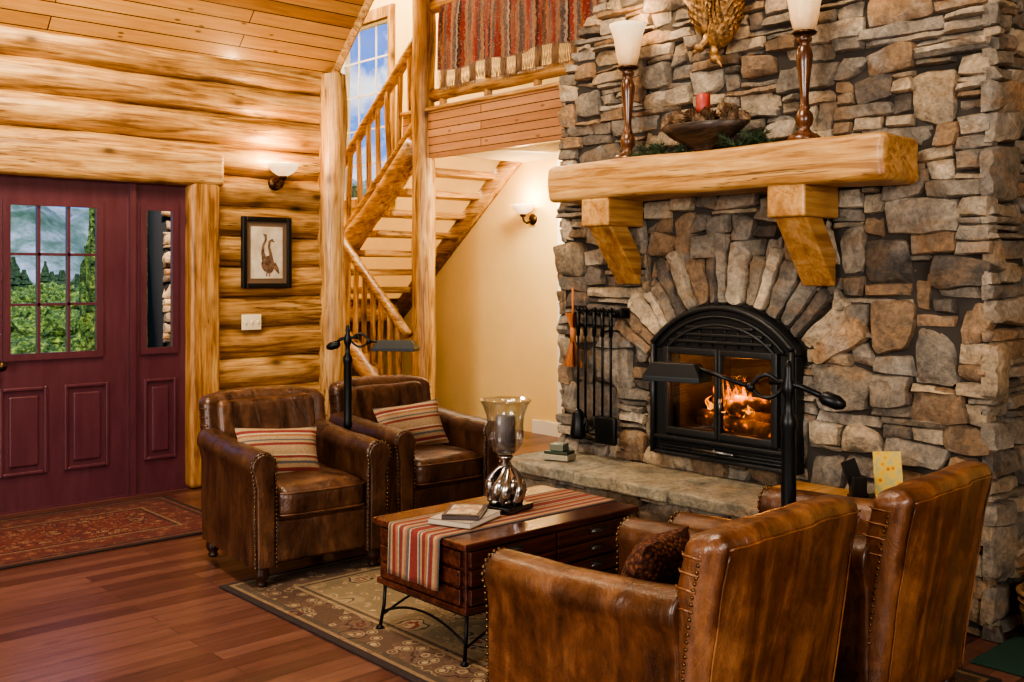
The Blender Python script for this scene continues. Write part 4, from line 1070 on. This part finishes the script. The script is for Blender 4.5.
pil=M(); frp=frame((3.86,8.9,0),(1,0,0),(0,0,1),(0,-1,0))
for (a,b,c,d_) in pack(0,.30,-.3,2.8,lambda x,z:True): s_i+=1; stone(pil,frp,jq(a,b,c,d_,.006),R.uniform(0,.03),s_i*.3,col=tuple(q*w for q,w in zip(pick(),(2.4,1.7,1.1))))
pil.add(box(3.87,4.15,8.9,9.3,-.3,2.8),mi=1)
pil.obj('porch_stone_pillar',[stone_m,mortar_m],col=True)

# ---------------------------------------------------------------- world + lights
w=bpy.data.worlds.new('World'); sc.world=w; w.use_nodes=True; t=w.node_tree; bg=t.nodes['Background']
n=N.__new__(N); n.t=t; n.n=t.nodes; n.b=None
tc=n.new('ShaderNodeTexCoord'); z=n.sep(tc.outputs['Generated'])
grad=n.ramp(z[2],[(0,(.30,.55,.92)),(.10,(.06,.28,.85)),(.35,(.02,.15,.68))])
cl=n.noise(tc.outputs['Generated'],13,8,.6,.3); c=n.mix(n.ramp(cl,[(.50,g(0)),(.62,g(.95))]),grad,(.85,.88,.95))
n.l(c,bg.inputs[0]); bg.inputs[1].default_value=1.15
def light(name,ty,loc,target,en,col,size=1,sy=None):
    l=bpy.data.lights.new(name,ty); l.energy=en; l.color=col
    if ty=='AREA':
        l.size=size
        if sy: l.shape='RECTANGLE'; l.size_y=sy
    elif ty=='POINT': l.shadow_soft_size=size
    o=bpy.data.objects.new(name,l); COL.objects.link(o); o.location=loc
    if target is not None: o.rotation_euler=(Vector(target)-Vector(loc)).to_track_quat('-Z','Y').to_euler()
    return o
s=light('sun','SUN',(0,-20,20),(1.2,12,0),4.8,(1,.95,.85)); s.data.angle=.02
s.rotation_euler=Vector((.30,.62,-.72)).to_track_quat('-Z','Y').to_euler()
light('rear_fill','AREA',(-1.2,-3.6,2.4),(3,4,.9),265,(1,.96,.90),2.6,2.0)  # added area fill behind the camera; the rear wall has no window
light('left_fill','AREA',(-3.3,2.2,2.2),(3,3.4,.8),200,(1,.97,.92),2.2,1.6)  # unseen fill added from the left; that wall is unbroken
light('overhead_fill','AREA',(1.6,3.2,5.0),(2.2,3.6,0),130,(1,.86,.66),1.2)  # overhead fill added to brighten the room, no fixture hangs here
light('entry_fill','AREA',(2.0,5.4,3.6),(2.4,6.3,.6),46,(1,.82,.55),.4)  # extra fill added above the entry, not a modelled lamp
light('stairwell_fill','AREA',(5.2,8.6,5.6),(5.4,8.6,0),180,(1,.92,.76),1.2)  # fill added high in the stairwell, without a lamp
light('under_loft_fill','AREA',(6.0,6.2,2.44),(6.2,6.9,.5),36,(1,.86,.62),.4)  # added fill that brightens the yellow wall below the loft
light('fire_glow','POINT',(4.22,CY,.90),None,9,(1,.45,.15),.06)

# ---------------------------------------------------------------- camera
cam=bpy.data.cameras.new('camera'); co=bpy.data.objects.new('camera',cam); COL.objects.link(co)
co.location=(0,0,1.45); co.rotation_euler=(pi/2,0,-math.atan2(.670,.742)); cam.lens=36*1030/1024; cam.sensor_width=36; cam.sensor_fit='HORIZONTAL'; cam.shift_y=-.0645
cam.clip_end=500
sc.camera=co
